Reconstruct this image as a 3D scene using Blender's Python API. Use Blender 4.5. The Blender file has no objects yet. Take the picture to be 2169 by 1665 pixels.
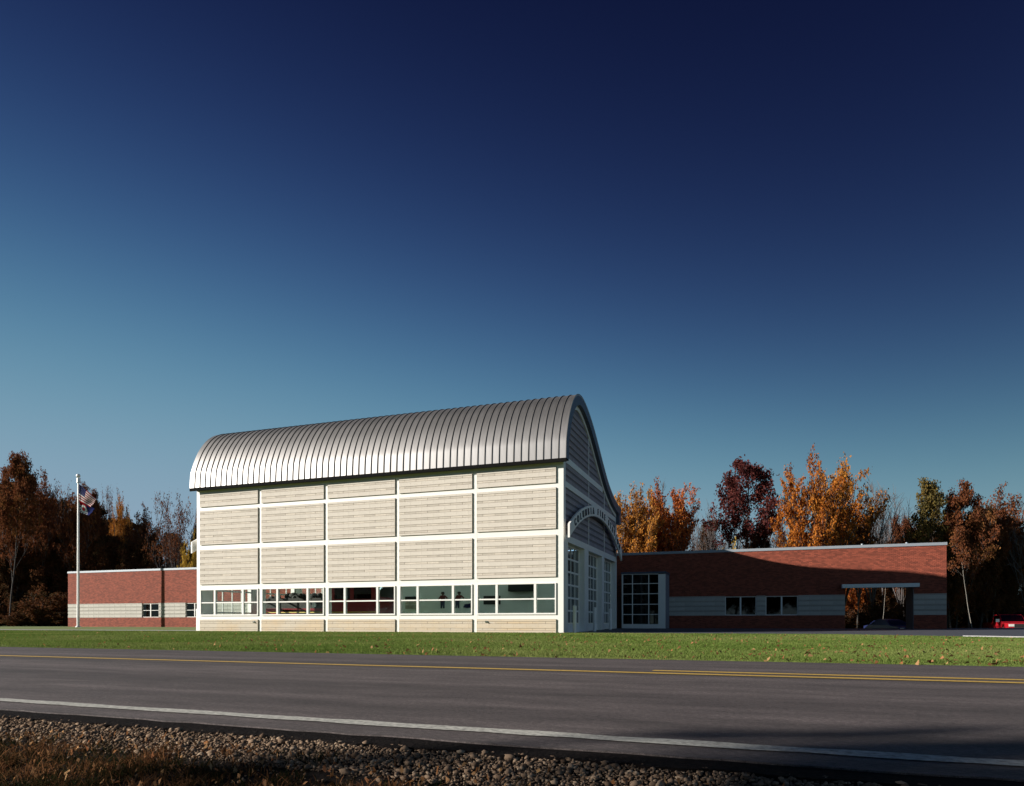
import bpy, bmesh, math, random
import numpy as np
from mathutils import Vector, Matrix

SC = bpy.context.scene
COL = SC.collection
R_ = math.radians
rnd = random.Random(7)

# ------------------------------------------------------------------ camera, sky, sun, exposure
CAMX, CAMY, CAMZ = 8.175, -29.673, 0.465
YAW = R_(19.5)
FOC = 1473.0 / 2169.0
cam = bpy.data.cameras.new('camera')
cam.sensor_width = 36.0
cam.lens = 36.0 * FOC
cam.shift_y = 486.2 / 2169.0
cam.clip_start = 0.05
cam.clip_end = 3000.0
cam_ob = bpy.data.objects.new('camera', cam)
COL.objects.link(cam_ob)
cam_ob.location = (CAMX, CAMY, CAMZ)
cam_ob.rotation_euler = (R_(90), 0, YAW)
SC.camera = cam_ob

SUN_K, SUN_M = 1.64, 0.72                      # light travels along (k, 1, -m)
sun_dir = Vector((SUN_K, 1.0, -SUN_M)).normalized()
SUN_EL = math.asin(-sun_dir.z)
SUN_AZ = math.atan2(-SUN_K, -1.0)

world = bpy.data.worlds.new('World')
SC.world = world
world.use_nodes = True
wt = world.node_tree
wt.nodes.clear()
sky = wt.nodes.new('ShaderNodeTexSky')
sky.sky_type = 'NISHITA'
sky.sun_disc = False
sky.sun_elevation = SUN_EL
sky.sun_rotation = -SUN_AZ
sky.altitude = 2000
sky.air_density = 1.0
sky.dust_density = 0.2
sky.ozone_density = 3.0
# slide film with a polariser: the same contrast curve for the whole sky
sep = wt.nodes.new('ShaderNodeSeparateColor')
com = wt.nodes.new('ShaderNodeCombineColor')
wt.links.new(sky.outputs[0], sep.inputs[0])


def wmath(op, a, b):
    n = wt.nodes.new('ShaderNodeMath')
    n.operation = op
    for i, s in enumerate((a, b)):
        if isinstance(s, (int, float)):
            n.inputs[i].default_value = s
        else:
            wt.links.new(s, n.inputs[i])
    return n.outputs[0]


for i, (a_, b3, pw_) in enumerate(((0.28, 0.00265, 3.3), (0.385, 0.00315, 4.0), (0.51, 0.036, 3.5))):
    x3 = wmath('POWER', wmath('MULTIPLY', sep.outputs[i], 0.1), pw_)
    y_ = wmath('DIVIDE', x3, wmath('ADD', x3, b3))
    wt.links.new(wmath('MULTIPLY', y_, a_ * 10.0 / 1.647), com.inputs[i])
bg = wt.nodes.new('ShaderNodeBackground')
bg.inputs[1].default_value = 0.1
wo_ = wt.nodes.new('ShaderNodeOutputWorld')
wt.links.new(com.outputs[0], bg.inputs[0])
wt.links.new(bg.outputs[0], wo_.inputs[0])

sl = bpy.data.lights.new('sun', 'SUN')
sl.energy = 5.0
sl.angle = R_(0.5)
sl.color = (1.0, 0.945, 0.87)
sun = bpy.data.objects.new('sun', sl)
COL.objects.link(sun)
sun.location = (-40, -30, 30)
sun.rotation_euler = sun_dir.to_track_quat('-Z', 'Y').to_euler()

SC.view_settings.view_transform = 'Standard'
SC.view_settings.look = 'None'
SC.view_settings.exposure = 0.72
SC.view_settings.gamma = 1.0
SC.view_settings.use_curve_mapping = False
SC.render.engine = 'CYCLES'
SC.cycles.max_bounces = 8
SC.cycles.transparent_max_bounces = 24
SC.cycles.caustics_reflective = False
SC.cycles.caustics_refractive = False
try:
    SC.cycles.use_denoising = True
except Exception:
    pass

CT, ST = math.cos(YAW), math.sin(YAW)
# road axes: along (to the right) and across (away from the camera)
ALONG = (0.99925, -0.03865)
ACROSS = (0.03865, 0.99925)


def spot(px, depth):
    """ground point that stands at a given bearing and distance from the photographer"""
    lat = (px - 1084.5) / 1473.0 * depth
    return (CAMX + lat * CT - depth * ST, CAMY + lat * ST + depth * CT)


def road_pt(a, p):
    return (CAMX + a * ALONG[0] + p * ACROSS[0], CAMY + a * ALONG[1] + p * ACROSS[1])


def sstep(x):
    x = min(1.0, max(0.0, x))
    return x * x * (3 - 2 * x)


def ground_z(x, y):
    p = (x - CAMX) * ACROSS[0] + (y - CAMY) * ACROSS[1]
    if p < 2.34:
        d = 2.34 - p
        return -0.012 - 0.10 * min(d, 2.5) - 0.03 * min(max(d - 2.5, 0), 20)
    if p < 9.2:
        return -0.03
    z = -0.03 + 0.03 * sstep((p - 9.2) / 0.3)
    z += 0.1 * sstep((y - 2) / 11.0)
    if x > 2:
        s = y - (18 + 0.9 * max(0, x - 16))
        z -= 0.75 * sstep(s / 6.0) * sstep((x - 2) / 6)
    return z


# ------------------------------------------------------------------ helpers
class MB:
    def __init__(self):
        self.v, self.f, self.m, self.s, self.var = [], [], [], [], []

    def add(self, vs, fs, m=0, smooth=False, var=0.0):
        o = len(self.v)
        self.v += [tuple(p) for p in vs]
        for f in fs:
            self.f.append([i + o for i in f])
            self.m.append(m)
            self.s.append(smooth)
            self.var.append(var)

    def box(self, x0, x1, y0, y1, z0, z1, m=0, skip='', var=0.0):
        vs = [(x0, y0, z0), (x1, y0, z0), (x1, y1, z0), (x0, y1, z0),
              (x0, y0, z1), (x1, y0, z1), (x1, y1, z1), (x0, y1, z1)]
        fs = []
        if 'z' not in skip: fs.append((3, 2, 1, 0))
        if 'Z' not in skip: fs.append((4, 5, 6, 7))
        if 'y' not in skip: fs.append((0, 1, 5, 4))
        if 'Y' not in skip: fs.append((2, 3, 7, 6))
        if 'x' not in skip: fs.append((3, 0, 4, 7))
        if 'X' not in skip: fs.append((1, 2, 6, 5))
        self.add(vs, fs, m, False, var)

    def cham(self, x0, x1, y0, y1, z0, z1, c, m=0, var=0.0):
        """box whose front (low y) face has chamfered edges"""
        vs = [(x0, y1, z0), (x1, y1, z0), (x1, y1, z1), (x0, y1, z1),
              (x0, y0 + c, z0), (x1, y0 + c, z0), (x1, y0 + c, z1), (x0, y0 + c, z1),
              (x0 + c, y0, z0 + c), (x1 - c, y0, z0 + c), (x1 - c, y0, z1 - c), (x0 + c, y0, z1 - c)]
        fs = [(8, 9, 10, 11)]
        for i in range(4):
            j = (i + 1) % 4
            fs.append((4 + i, 4 + j, 8 + j, 8 + i))
            fs.append((i, j, 4 + j, 4 + i))
        self.add(vs, fs, m, False, var)

    def cyl(self, p0, p1, r0, r1=None, n=12, m=0, caps=True, smooth=True):
        r1 = r0 if r1 is None else r1
        p0, p1 = Vector(p0), Vector(p1)
        ax = (p1 - p0).normalized()
        t = Vector((0, 0, 1)) if abs(ax.z) < 0.9 else Vector((1, 0, 0))
        a = ax.cross(t).normalized()
        b = ax.cross(a)
        vs = []
        for r, p in ((r0, p0), (r1, p1)):
            for i in range(n):
                an = 2 * math.pi * i / n
                vs.append(p + (a * math.cos(an) + b * math.sin(an)) * r)
        self.add(vs, [(i, n + i, n + (i + 1) % n, (i + 1) % n) for i in range(n)], m, smooth)
        if caps:
            self.add(vs[:n], [tuple(range(n))], m)
            self.add(vs[n:], [tuple(reversed(range(n)))], m)

    def ball(self, c, r, n=12, m=0, sz=1.0):
        vs, fs = [], []
        k = n // 2
        for i in range(k + 1):
            th = math.pi * i / k
            for j in range(n):
                ph = 2 * math.pi * j / n
                vs.append((c[0] + r * math.sin(th) * math.cos(ph), c[1] + r * math.sin(th) * math.sin(ph), c[2] + r * sz * math.cos(th)))
        for i in range(k):
            for j in range(n):
                fs.append((i * n + j, (i + 1) * n + j, (i + 1) * n + (j + 1) % n, i * n + (j + 1) % n))
        self.add(vs, fs, m, True)

    def prism(self, pts, y0, y1, m=0, axis='y', smooth=False):
        """outline in the x-z plane swept along y"""
        n = len(pts)
        vs = [(p[0], y0, p[1]) for p in pts] + [(p[0], y1, p[1]) for p in pts]
        self.add(vs, [(i, (i + 1) % n, n + (i + 1) % n, n + i) for i in range(n)], m, smooth)
        self.add(vs[:n], [tuple(reversed(range(n)))], m)
        self.add(vs[n:], [tuple(range(n))], m)

    def mesh(self, name, mats, off=(0, 0, 0)):
        me = bpy.data.meshes.new(name)
        ox, oy, oz = off
        me.from_pydata([(x - ox, y - oy, z - oz) for x, y, z in self.v], [], self.f)
        for mt in mats:
            me.materials.append(mt)
        me.polygons.foreach_set('material_index', self.m)
        me.polygons.foreach_set('use_smooth', self.s)
        if any(self.var):
            at = me.attributes.new('var', 'FLOAT', 'FACE')
            at.data.foreach_set('value', self.var)
        me.update()
        return me

    def build(self, name, mats, parent=None, local=False, kind=None):
        off = (0, 0, 0) if local else world_of(parent)
        if not isinstance(mats, (list, tuple)):
            mats = [mats]
        o = bpy.data.objects.new(name, self.mesh(name, mats, off))
        COL.objects.link(o)
        o.parent = parent
        if kind:
            o['kind'] = kind
        return o


def world_of(p):
    x = y = z = 0.0
    while p is not None:
        x += p.location.x; y += p.location.y; z += p.location.z
        p = p.parent
    return (x, y, z)


def tag(o, label=None, cat=None, group=None, kind=None):
    if label: o['label'] = label
    if cat: o['category'] = cat
    if group: o['group'] = group
    if kind: o['kind'] = kind
    return o


def thing(name, label, cat, loc=(0, 0, 0), group=None, rz=0.0):
    o = bpy.data.objects.new(name, None)
    o.empty_display_size = 0.3
    COL.objects.link(o)
    o.location = loc
    o.rotation_euler = (0, 0, rz)
    return tag(o, label, cat, group)


def put(name, me, parent, loc=(0, 0, 0), rot=None, scale=None):
    """an object on shared mesh data; loc is in the parent's own space"""
    o = bpy.data.objects.new(name, me)
    COL.objects.link(o)
    o.parent = parent
    o.location = loc
    if rot: o.rotation_euler = rot
    if scale: o.scale = scale
    return o


def rel(parent, x, y, z):
    w = world_of(parent)
    return (x - w[0], y - w[1], z - w[2])


def mat(name, col, rough=0.6, metal=0.0, noise=0.0, nscale=6.0, bump=0.0, bscale=40.0, var=0.0, spec=0.5,
        stretch=(1, 1, 1), col2=None, dark=0.0):
    m = bpy.data.materials.new(name)
    m.use_nodes = True
    nt = m.node_tree
    b = nt.nodes['Principled BSDF']
    b.inputs['Roughness'].default_value = rough
    b.inputs['Metallic'].default_value = metal
    b.inputs['Specular IOR Level'].default_value = spec
    b.inputs['Base Color'].default_value = (*col, 1)
    L = nt.links.new
    cur = None

    def rgb(c):
        n = nt.nodes.new('ShaderNodeRGB'); n.outputs[0].default_value = (*c, 1); return n.outputs[0]
    tc = nt.nodes.new('ShaderNodeTexCoord')
    mp = nt.nodes.new('ShaderNodeMapping')
    mp.inputs['Scale'].default_value = stretch
    L(tc.outputs['Object'], mp.inputs[0])
    cur = rgb(col)
    if col2 is not None:
        nz = nt.nodes.new('ShaderNodeTexNoise'); nz.inputs['Scale'].default_value = nscale; nz.inputs['Detail'].default_value = 6
        L(mp.outputs[0], nz.inputs['Vector'])
        rp = nt.nodes.new('ShaderNodeValToRGB'); rp.color_ramp.elements[0].position = 0.38; rp.color_ramp.elements[1].position = 0.62
        L(nz.outputs[0], rp.inputs[0])
        mx = nt.nodes.new('ShaderNodeMix'); mx.data_type = 'RGBA'
        L(rp.outputs[0], mx.inputs['Factor']); L(cur, mx.inputs[6]); L(rgb(col2), mx.inputs[7])
        cur = mx.outputs[2]
    if noise > 0:
        nz = nt.nodes.new('ShaderNodeTexNoise'); nz.inputs['Scale'].default_value = nscale; nz.inputs['Detail'].default_value = 8
        nz.inputs['Roughness'].default_value = 0.65
        L(mp.outputs[0], nz.inputs['Vector'])
        mr = nt.nodes.new('ShaderNodeMapRange')
        mr.inputs[1].default_value = 0.3; mr.inputs[2].default_value = 0.7
        mr.inputs[3].default_value = 1 - noise; mr.inputs[4].default_value = 1 + noise
        L(nz.outputs[0], mr.inputs[0])
        vm = nt.nodes.new('ShaderNodeVectorMath'); vm.operation = 'SCALE'
        L(cur, vm.inputs[0]); L(mr.outputs[0], vm.inputs['Scale'])
        cur = vm.outputs[0]
    if var > 0:
        at = nt.nodes.new('ShaderNodeAttribute'); at.attribute_name = 'var'
        oi = nt.nodes.new('ShaderNodeObjectInfo')
        ad = nt.nodes.new('ShaderNodeMath'); ad.operation = 'ADD'
        L(at.outputs['Fac'], ad.inputs[0]); L(oi.outputs['Random'], ad.inputs[1])
        fr = nt.nodes.new('ShaderNodeMath'); fr.operation = 'FRACT'; L(ad.outputs[0], fr.inputs[0])
        mr = nt.nodes.new('ShaderNodeMapRange'); mr.inputs[3].default_value = 1 - var; mr.inputs[4].default_value = 1 + var
        L(fr.outputs[0], mr.inputs[0])
        vm = nt.nodes.new('ShaderNodeVectorMath'); vm.operation = 'SCALE'
        L(cur, vm.inputs[0]); L(mr.outputs[0], vm.inputs['Scale'])
        cur = vm.outputs[0]
    L(cur, b.inputs['Base Color'])
    if bump > 0:
        nz = nt.nodes.new('ShaderNodeTexNoise'); nz.inputs['Scale'].default_value = bscale; nz.inputs['Detail'].default_value = 5
        L(mp.outputs[0], nz.inputs['Vector'])
        bp = nt.nodes.new('ShaderNodeBump'); bp.inputs['Strength'].default_value = bump; bp.inputs['Distance'].default_value = 0.01
        L(nz.outputs[0], bp.inputs['Height']); L(bp.outputs[0], b.inputs['Normal'])
    return m


def glass(name, tint=(0.86, 0.93, 0.92), refl=1.0):
    m = bpy.data.materials.new(name)
    m.use_nodes = True
    nt = m.node_tree
    nt.nodes.clear()
    out = nt.nodes.new('ShaderNodeOutputMaterial')
    tr = nt.nodes.new('ShaderNodeBsdfTransparent'); tr.inputs[0].default_value = (*tint, 1)
    gl = nt.nodes.new('ShaderNodeBsdfGlossy'); gl.inputs['Roughness'].default_value = 0.02
    gl.inputs[0].default_value = (refl, refl, refl, 1)
    fr = nt.nodes.new('ShaderNodeFresnel'); fr.inputs[0].default_value = 1.5
    mx = nt.nodes.new('ShaderNodeMixShader')
    ge = nt.nodes.new('ShaderNodeNewGeometry')
    inv = nt.nodes.new('ShaderNodeMath'); inv.operation = 'SUBTRACT'; inv.inputs[0].default_value = 1.0
    nt.links.new(ge.outputs['Backfacing'], inv.inputs[1])
    ml = nt.nodes.new('ShaderNodeMath'); ml.operation = 'MULTIPLY'
    nt.links.new(fr.outputs[0], ml.inputs[0]); nt.links.new(inv.outputs[0], ml.inputs[1])
    nt.links.new(ml.outputs[0], mx.inputs[0]); nt.links.new(tr.outputs[0], mx.inputs[1]); nt.links.new(gl.outputs[0], mx.inputs[2])
    nt.links.new(mx.outputs[0], out.inputs[0])
    return m


def leaf_mat(name, cols):
    """leaf colour picked per leaf from a few colours; light also comes through"""
    m = bpy.data.materials.new(name)
    m.use_nodes = True
    nt = m.node_tree
    nt.nodes.clear()
    L = nt.links.new
    out = nt.nodes.new('ShaderNodeOutputMaterial')
    at = nt.nodes.new('ShaderNodeAttribute'); at.attribute_name = 'var'
    oi = nt.nodes.new('ShaderNodeObjectInfo')
    ml = nt.nodes.new('ShaderNodeMath'); ml.operation = 'MULTIPLY_ADD'
    L(oi.outputs['Random'], ml.inputs[0]); ml.inputs[1].default_value = 0.16; L(at.outputs['Fac'], ml.inputs[2])
    rp = nt.nodes.new('ShaderNodeValToRGB')
    el = rp.color_ramp.elements
    while len(el) < len(cols): el.new(0.5)
    for i, c in enumerate(cols):
        el[i].position = i / (len(cols) - 1)
        el[i].color = (*c, 1)
    L(ml.outputs[0], rp.inputs[0])
    df = nt.nodes.new('ShaderNodeBsdfDiffuse'); tl = nt.nodes.new('ShaderNodeBsdfTranslucent')
    L(rp.outputs[0], df.inputs[0]); L(rp.outputs[0], tl.inputs[0])
    mx = nt.nodes.new('ShaderNodeMixShader'); mx.inputs[0].default_value = 0.3
    L(df.outputs[0], mx.inputs[1]); L(tl.outputs[0], mx.inputs[2]); L(mx.outputs[0], out.inputs[0])
    return m


M = {}
M['white'] = mat('white_paint', (0.755, 0.735, 0.69), 0.5, noise=0.03, nscale=1.5)
M['white_in'] = mat('white_interior', (0.84, 0.87, 0.85), 0.6, noise=0.04, nscale=1)
M['block'] = mat('buff_block', (0.575, 0.52, 0.45), 0.85, noise=0.05, nscale=3, bump=0.5, bscale=60, var=0.018)
M['block_thin'] = mat('buff_block_recessed', (0.53, 0.47, 0.395), 0.85, noise=0.10, nscale=4, bump=0.6, bscale=50, var=0.14)
M['block_low'] = mat('stained_block', (0.57, 0.50, 0.405), 0.85, noise=0.08, nscale=0.7, bump=0.5, bscale=60, var=0.04, col2=(0.55, 0.43, 0.29))
M['mortar'] = mat('buff_mortar', (0.40, 0.34, 0.27), 0.9, noise=0.1, nscale=8)
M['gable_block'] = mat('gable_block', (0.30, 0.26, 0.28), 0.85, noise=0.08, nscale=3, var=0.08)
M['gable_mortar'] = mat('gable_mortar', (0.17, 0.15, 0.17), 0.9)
M['pale_thin'] = mat('pale_block_recessed', (0.36, 0.34, 0.30), 0.9, noise=0.1, var=0.08)
M['pale'] = mat('pale_block', (0.45, 0.425, 0.375), 0.8, noise=0.06, nscale=3, bump=0.4, var=0.06)
M['brick'] = mat('red_brick', (0.245, 0.058, 0.031), 0.85, noise=0.15, nscale=4, var=0.30)
M['brick_mortar'] = mat('brick_mortar', (0.20, 0.078, 0.052), 0.9, noise=0.1, nscale=10)
M['metal'] = mat('roof_metal', (0.335, 0.325, 0.318), 0.52, 1.0, noise=0.24, nscale=1.1, var=0.08, stretch=(4, 1, 0.3))
M['trim'] = mat('dark_trim', (0.055, 0.065, 0.10), 0.5, 0.0, noise=0.05)
M['seam'] = mat('seam_shade_metal', (0.17, 0.16, 0.15), 0.55, 0.4)  # darker than the pans: shade on the rib sides put into the colour
M['gutter'] = mat('gutter_in_shade', (0.008, 0.008, 0.008), 0.9, spec=0.05)  # shade under the roof edge, put into the gutter's near-black colour
M['coping'] = mat('coping_metal', (0.30, 0.33, 0.36), 0.5, 0.2, noise=0.06)
M['canopy'] = mat('canopy_paint', (0.72, 0.78, 0.76), 0.5)
M['glass'] = glass('window_glass', (0.95, 0.98, 0.97))
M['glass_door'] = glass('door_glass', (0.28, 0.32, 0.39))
M['glass_dark'] = glass('tinted_glass', (0.10, 0.12, 0.13))
M['dark'] = mat('dark_void', (0.02, 0.02, 0.02), 0.8)
M['grey'] = mat('grey_paint', (0.18, 0.20, 0.24), 0.6)
M['floor_in'] = mat('hall_floor', (0.60, 0.60, 0.58), 0.4, noise=0.1, nscale=2)
M['concrete'] = mat('concrete', (0.31, 0.30, 0.30), 0.85, noise=0.12, nscale=1.5, bump=0.2, bscale=80)
M['asphalt2'] = mat('lot_asphalt', (0.07, 0.07, 0.07), 0.9, noise=0.2, nscale=3)
M['letter'] = mat('letter_metal', (0.05, 0.06, 0.08), 0.5, 0.2)
M['dark_red'] = mat('engine_red', (0.22, 0.008, 0.012), 0.3, noise=0.05)
M['red'] = mat('red_paint', (0.36, 0.012, 0.02), 0.25, noise=0.03)
M['navy'] = mat('navy_paint', (0.012, 0.018, 0.07), 0.3)
M['rubber'] = mat('rubber', (0.02, 0.02, 0.02), 0.8)
M['chrome'] = mat('chrome', (0.75, 0.75, 0.75), 0.15, 1.0)
M['hose'] = mat('hose_canvas', (0.05, 0.045, 0.04), 0.9, noise=0.3, nscale=10)
M['gold'] = mat('gold_leaf', (0.7, 0.5, 0.12), 0.4)
M['cloth_red'] = mat('flag_red', (0.30, 0.012, 0.018), 0.9, spec=0.05)
M['cloth_white'] = mat('flag_white', (0.62, 0.60, 0.57), 0.9, spec=0.05)
M['cloth_blue'] = mat('flag_blue', (0.012, 0.018, 0.085), 0.9, spec=0.05)
M['alu'] = mat('pole_aluminium', (0.72, 0.71, 0.68), 0.45, 0.3, noise=0.04)
M['bark'] = mat('bark', (0.055, 0.046, 0.041), 0.9, noise=0.3, nscale=3, bump=0.5, bscale=12)
M['bark_pale'] = mat('pale_bark', (0.22, 0.20, 0.17), 0.85, noise=0.25, nscale=3)
M['twig'] = mat('twig_bark', (0.10, 0.085, 0.085), 0.9, noise=0.2, nscale=3)
L_ORANGE = leaf_mat('leaf_orange', [(0.1369, 0.0487, 0.0152), (0.3579, 0.1057, 0.0191), (0.4843, 0.1788, 0.0305), (0.4211, 0.1951, 0.0381)])
L_RUST = leaf_mat('leaf_rust', [(0.1742, 0.0506, 0.0204), (0.423, 0.1123, 0.0306), (0.5226, 0.1573, 0.0358), (0.4976, 0.2135, 0.0408)])
L_GOLD = leaf_mat('leaf_gold', [(0.1802, 0.07, 0.0167), (0.4027, 0.1573, 0.0292), (0.4769, 0.2099, 0.0416), (0.3816, 0.1924, 0.0498)])
L_PURPLE = leaf_mat('leaf_purple', [(0.0396, 0.016, 0.018), (0.099, 0.028, 0.027), (0.132, 0.04, 0.0315), (0.0858, 0.03, 0.0315)])
L_BROWN = leaf_mat('leaf_brown', [(0.0419, 0.0255, 0.0158), (0.1255, 0.0467, 0.022), (0.1758, 0.0595, 0.0264), (0.2176, 0.102, 0.0352)])
L_DULL = leaf_mat('leaf_dull', [(0.0381, 0.0329, 0.018), (0.0761, 0.0469, 0.0226), (0.1196, 0.0469, 0.0226), (0.1414, 0.0656, 0.027)])
L_OLIVE = leaf_mat('leaf_olive', [(0.036, 0.036, 0.017), (0.0864, 0.072, 0.0255), (0.1584, 0.1152, 0.034), (0.2016, 0.1224, 0.034)])
L_YELLOW = leaf_mat('leaf_yellow', [(0.255, 0.153, 0.0255), (0.425, 0.2635, 0.0425), (0.493, 0.323, 0.0595), (0.425, 0.238, 0.0425)])
L_GREEN = leaf_mat('leaf_evergreen', [(0.012, 0.02, 0.012), (0.022, 0.035, 0.018), (0.035, 0.045, 0.02), (0.05, 0.05, 0.02)])
L_GRASS = leaf_mat('blade_lawn', [(0.07, 0.12, 0.025), (0.115, 0.18, 0.035), (0.165, 0.215, 0.055), (0.24, 0.25, 0.09)])
L_WEED = leaf_mat('blade_dry', [(0.0136, 0.0202, 0.0082), (0.0299, 0.0292, 0.0122), (0.1156, 0.0505, 0.0224), (0.3264, 0.1572, 0.0714)])  # darker stops put the near corner's shade into the blade colour
L_FALLEN = leaf_mat('leaf_fallen', [(0.12, 0.05, 0.02), (0.30, 0.14, 0.06), (0.42, 0.25, 0.12), (0.35, 0.10, 0.04)])

# ------------------------------------------------------------------ ground, road, drive
def ground_material():
    m = mat('lawn_soil', (0.11, 0.16, 0.03), 0.9, noise=0.25, nscale=0.9, col2=(0.15, 0.18, 0.05), bump=0.6, bscale=25)
    return m


def sheet(name, xs, ys, fz, material, keep=None, label=None):
    mb = MB()
    nx, ny = len(xs), len(ys)
    vs = [(x, y, fz(x, y)) for y in ys for x in xs]
    fs = []
    for j in range(ny - 1):
        for i in range(nx - 1):
            if keep and not keep((xs[i] + xs[i + 1]) / 2, (ys[j] + ys[j + 1]) / 2):
                continue
            fs.append((j * nx + i, j * nx + i + 1, (j + 1) * nx + i + 1, (j + 1) * nx + i))
    mb.add(vs, fs, 0, True)
    o = mb.build(name, material)
    return tag(o, label, kind='structure')


def axis(*segs):
    out = []
    for a, b, st in segs:
        x = a
        while x < b - 1e-6:
            out.append(x); x += st
    out.append(segs[-1][1])
    return out


gx = axis((-1200, -200, 100), (-200, -80, 12), (-80, 60, 1.25), (60, 200, 12), (200, 1200, 100))
gy = axis((-300, -45, 25), (-45, -29.6, 1.4), (-29.6, -18.5, 0.12), (-18.5, 50, 1.25), (50, 200, 12), (200, 1800, 100))
sheet('ground', gx, gy, lambda x, y: ground_z(x, y) - (0.035 if (x - CAMX) * ACROSS[0] + (y - CAMY) * ACROSS[1] < 2.5 else 0.0), ground_material(), label='mown green lawn and the land around the fire station')

# the road: one slightly uneven asphalt strip
def asphalt_material():
    m = bpy.data.materials.new('road_asphalt')
    m.use_nodes = True
    nt = m.node_tree; L = nt.links.new
    b = nt.nodes['Principled BSDF']
    b.inputs['Roughness'].default_value = 0.82
    b.inputs['Specular IOR Level'].default_value = 0.35
    tc = nt.nodes.new('ShaderNodeTexCoord')

    def noise(scale, st, det=6, rough=0.6):
        mp = nt.nodes.new('ShaderNodeMapping'); mp.inputs['Scale'].default_value = st
        L(tc.outputs['Object'], mp.inputs[0])
        n = nt.nodes.new('ShaderNodeTexNoise'); n.inputs['Scale'].default_value = scale
        n.inputs['Detail'].default_value = det; n.inputs['Roughness'].default_value = rough
        L(mp.outputs[0], n.inputs['Vector'])
        return n.outputs[0]

    def rng(s, a, b_, lo, hi):
        r = nt.nodes.new('ShaderNodeMapRange')
        r.inputs[1].default_value = a; r.inputs[2].default_value = b_; r.inputs[3].default_value = lo; r.inputs[4].default_value = hi
        L(s, r.inputs[0]); return r.outputs[0]

    def mul(a, b_):
        n = nt.nodes.new('ShaderNodeMath'); n.operation = 'MULTIPLY'; L(a, n.inputs[0]); L(b_, n.inputs[1]); return n.outputs[0]
    f = mul(rng(noise(1.3, (0.05, 1.0, 1), 3), 0.35, 0.65, 0.68, 1.28), rng(noise(4, (0.35, 1.2, 1), 8, 0.7), 0.36, 0.64, 0.74, 1.24))
    f = mul(f, rng(noise(240, (1, 1, 1), 3, 0.8), 0.38, 0.62, 0.45, 1.6))
    f = mul(f, rng(noise(48, (0.7, 1, 1), 4, 0.75), 0.38, 0.62, 0.66, 1.36))
    # wheel tracks: two slightly polished, darker bands per lane
    vm = nt.nodes.new('ShaderNodeVectorMath'); vm.operation = 'SCALE'
    rgb = nt.nodes.new('ShaderNodeRGB'); rgb.outputs[0].default_value = (0.076, 0.062, 0.060, 1)
    L(rgb.outputs[0], vm.inputs[0]); L(f, vm.inputs['Scale'])
    L(vm.outputs[0], b.inputs['Base Color'])
    bp = nt.nodes.new('ShaderNodeBump'); bp.inputs['Strength'].default_value = 0.5; bp.inputs['Distance'].default_value = 0.004
    L(noise(230, (1, 1, 1), 3), bp.inputs['Height']); L(bp.outputs[0], b.inputs['Normal'])
    return m


ROAD_ROT = math.atan2(ALONG[1], ALONG[0])


def strip(name, a0, a1, p0, p1, z0, material, n=1, thick=0.0, wob=0.0, label=None, kind='structure', parent=None, seed=1):
    """a strip laid along the road"""
    r = random.Random(seed)
    mb = MB()
    vs = []
    for i in range(n + 1):
        a = a0 + (a1 - a0) * i / n
        w0 = r.uniform(-wob, wob); w1 = r.uniform(-wob, wob)
        vs += [(a, p0 + w0, z0), (a, p1 + w1, z0)]
    mb.add(vs, [(2 * i, 2 * i + 2, 2 * i + 3, 2 * i + 1) for i in range(n)], 0)
    if thick:
        vs2 = [(x, y, z - thick) for x, y, z in vs]
        mb.add([v for i in range(n + 1) for v in (vs[2 * i], vs2[2 * i])], [(2 * i, 2 * i + 1, 2 * i + 3, 2 * i + 2) for i in range(n)], 0)
        mb.add([v for i in range(n + 1) for v in (vs[2 * i + 1], vs2[2 * i + 1])], [(2 * i, 2 * i + 2, 2 * i + 3, 2 * i + 1) for i in range(n)], 0)
    o = mb.build(name, material, None, local=True)
    o.location = (CAMX, CAMY, 0)
    o.rotation_euler = (0, 0, ROAD_ROT)
    return tag(o, label, kind=kind)


strip('road', -260, 160, 2.46, 8.78, 0.0, asphalt_material(), 2800, 0.05, 0.012, 'two lane grey asphalt road running across the front')
edge_dark = mat('dark_road_edge', (0.009, 0.007, 0.0065), 0.97, noise=0.5, nscale=30, bump=1.0, bscale=60, spec=0.05)  # near-black mottled colour along the asphalt edge
strip('road_shoulder', -60, 40, 2.30, 2.475, -0.006, edge_dark, 1600, 0.03, 0.02, 'near-black strip along the asphalt edge above the gravel', seed=3)
m_yellow = mat('yellow_line_paint', (0.44, 0.28, 0.05), 0.75, noise=0.35, nscale=40)
m_wline = mat('white_line_paint', (0.36, 0.35, 0.31), 0.8, noise=0.55, nscale=38)
strip('road_marking', -260, 160, 6.33, 6.47, 0.004, m_yellow, 1200, 0, 0.006, 'solid yellow centre line along the whole road', seed=4)
strip('road_marking', -1.22, 160, 6.66, 6.80, 0.004, m_yellow, 600, 0, 0.006, 'second yellow line that begins part way along', seed=5)
strip('road_marking', -260, 160, 2.675, 2.785, 0.004, m_wline, 2400, 0, 0.012, 'worn white edge line nearest the gravel', seed=6)

# concrete apron before the doors and the walk at the left
ap = MB()
edge = [(0.2, -0.05), (4.67, 0.2), (11.0, 0.0), (15.6, -5.0), (24.0, -13.0), (40, -19.5), (70, -19.7), (110, 30), (70, 44), (40, 40), (25.4, 26.4), (18.5, 19.5), (18.5, 15.2), (0.1, 15.2), (0.1, 0.0)]
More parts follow.
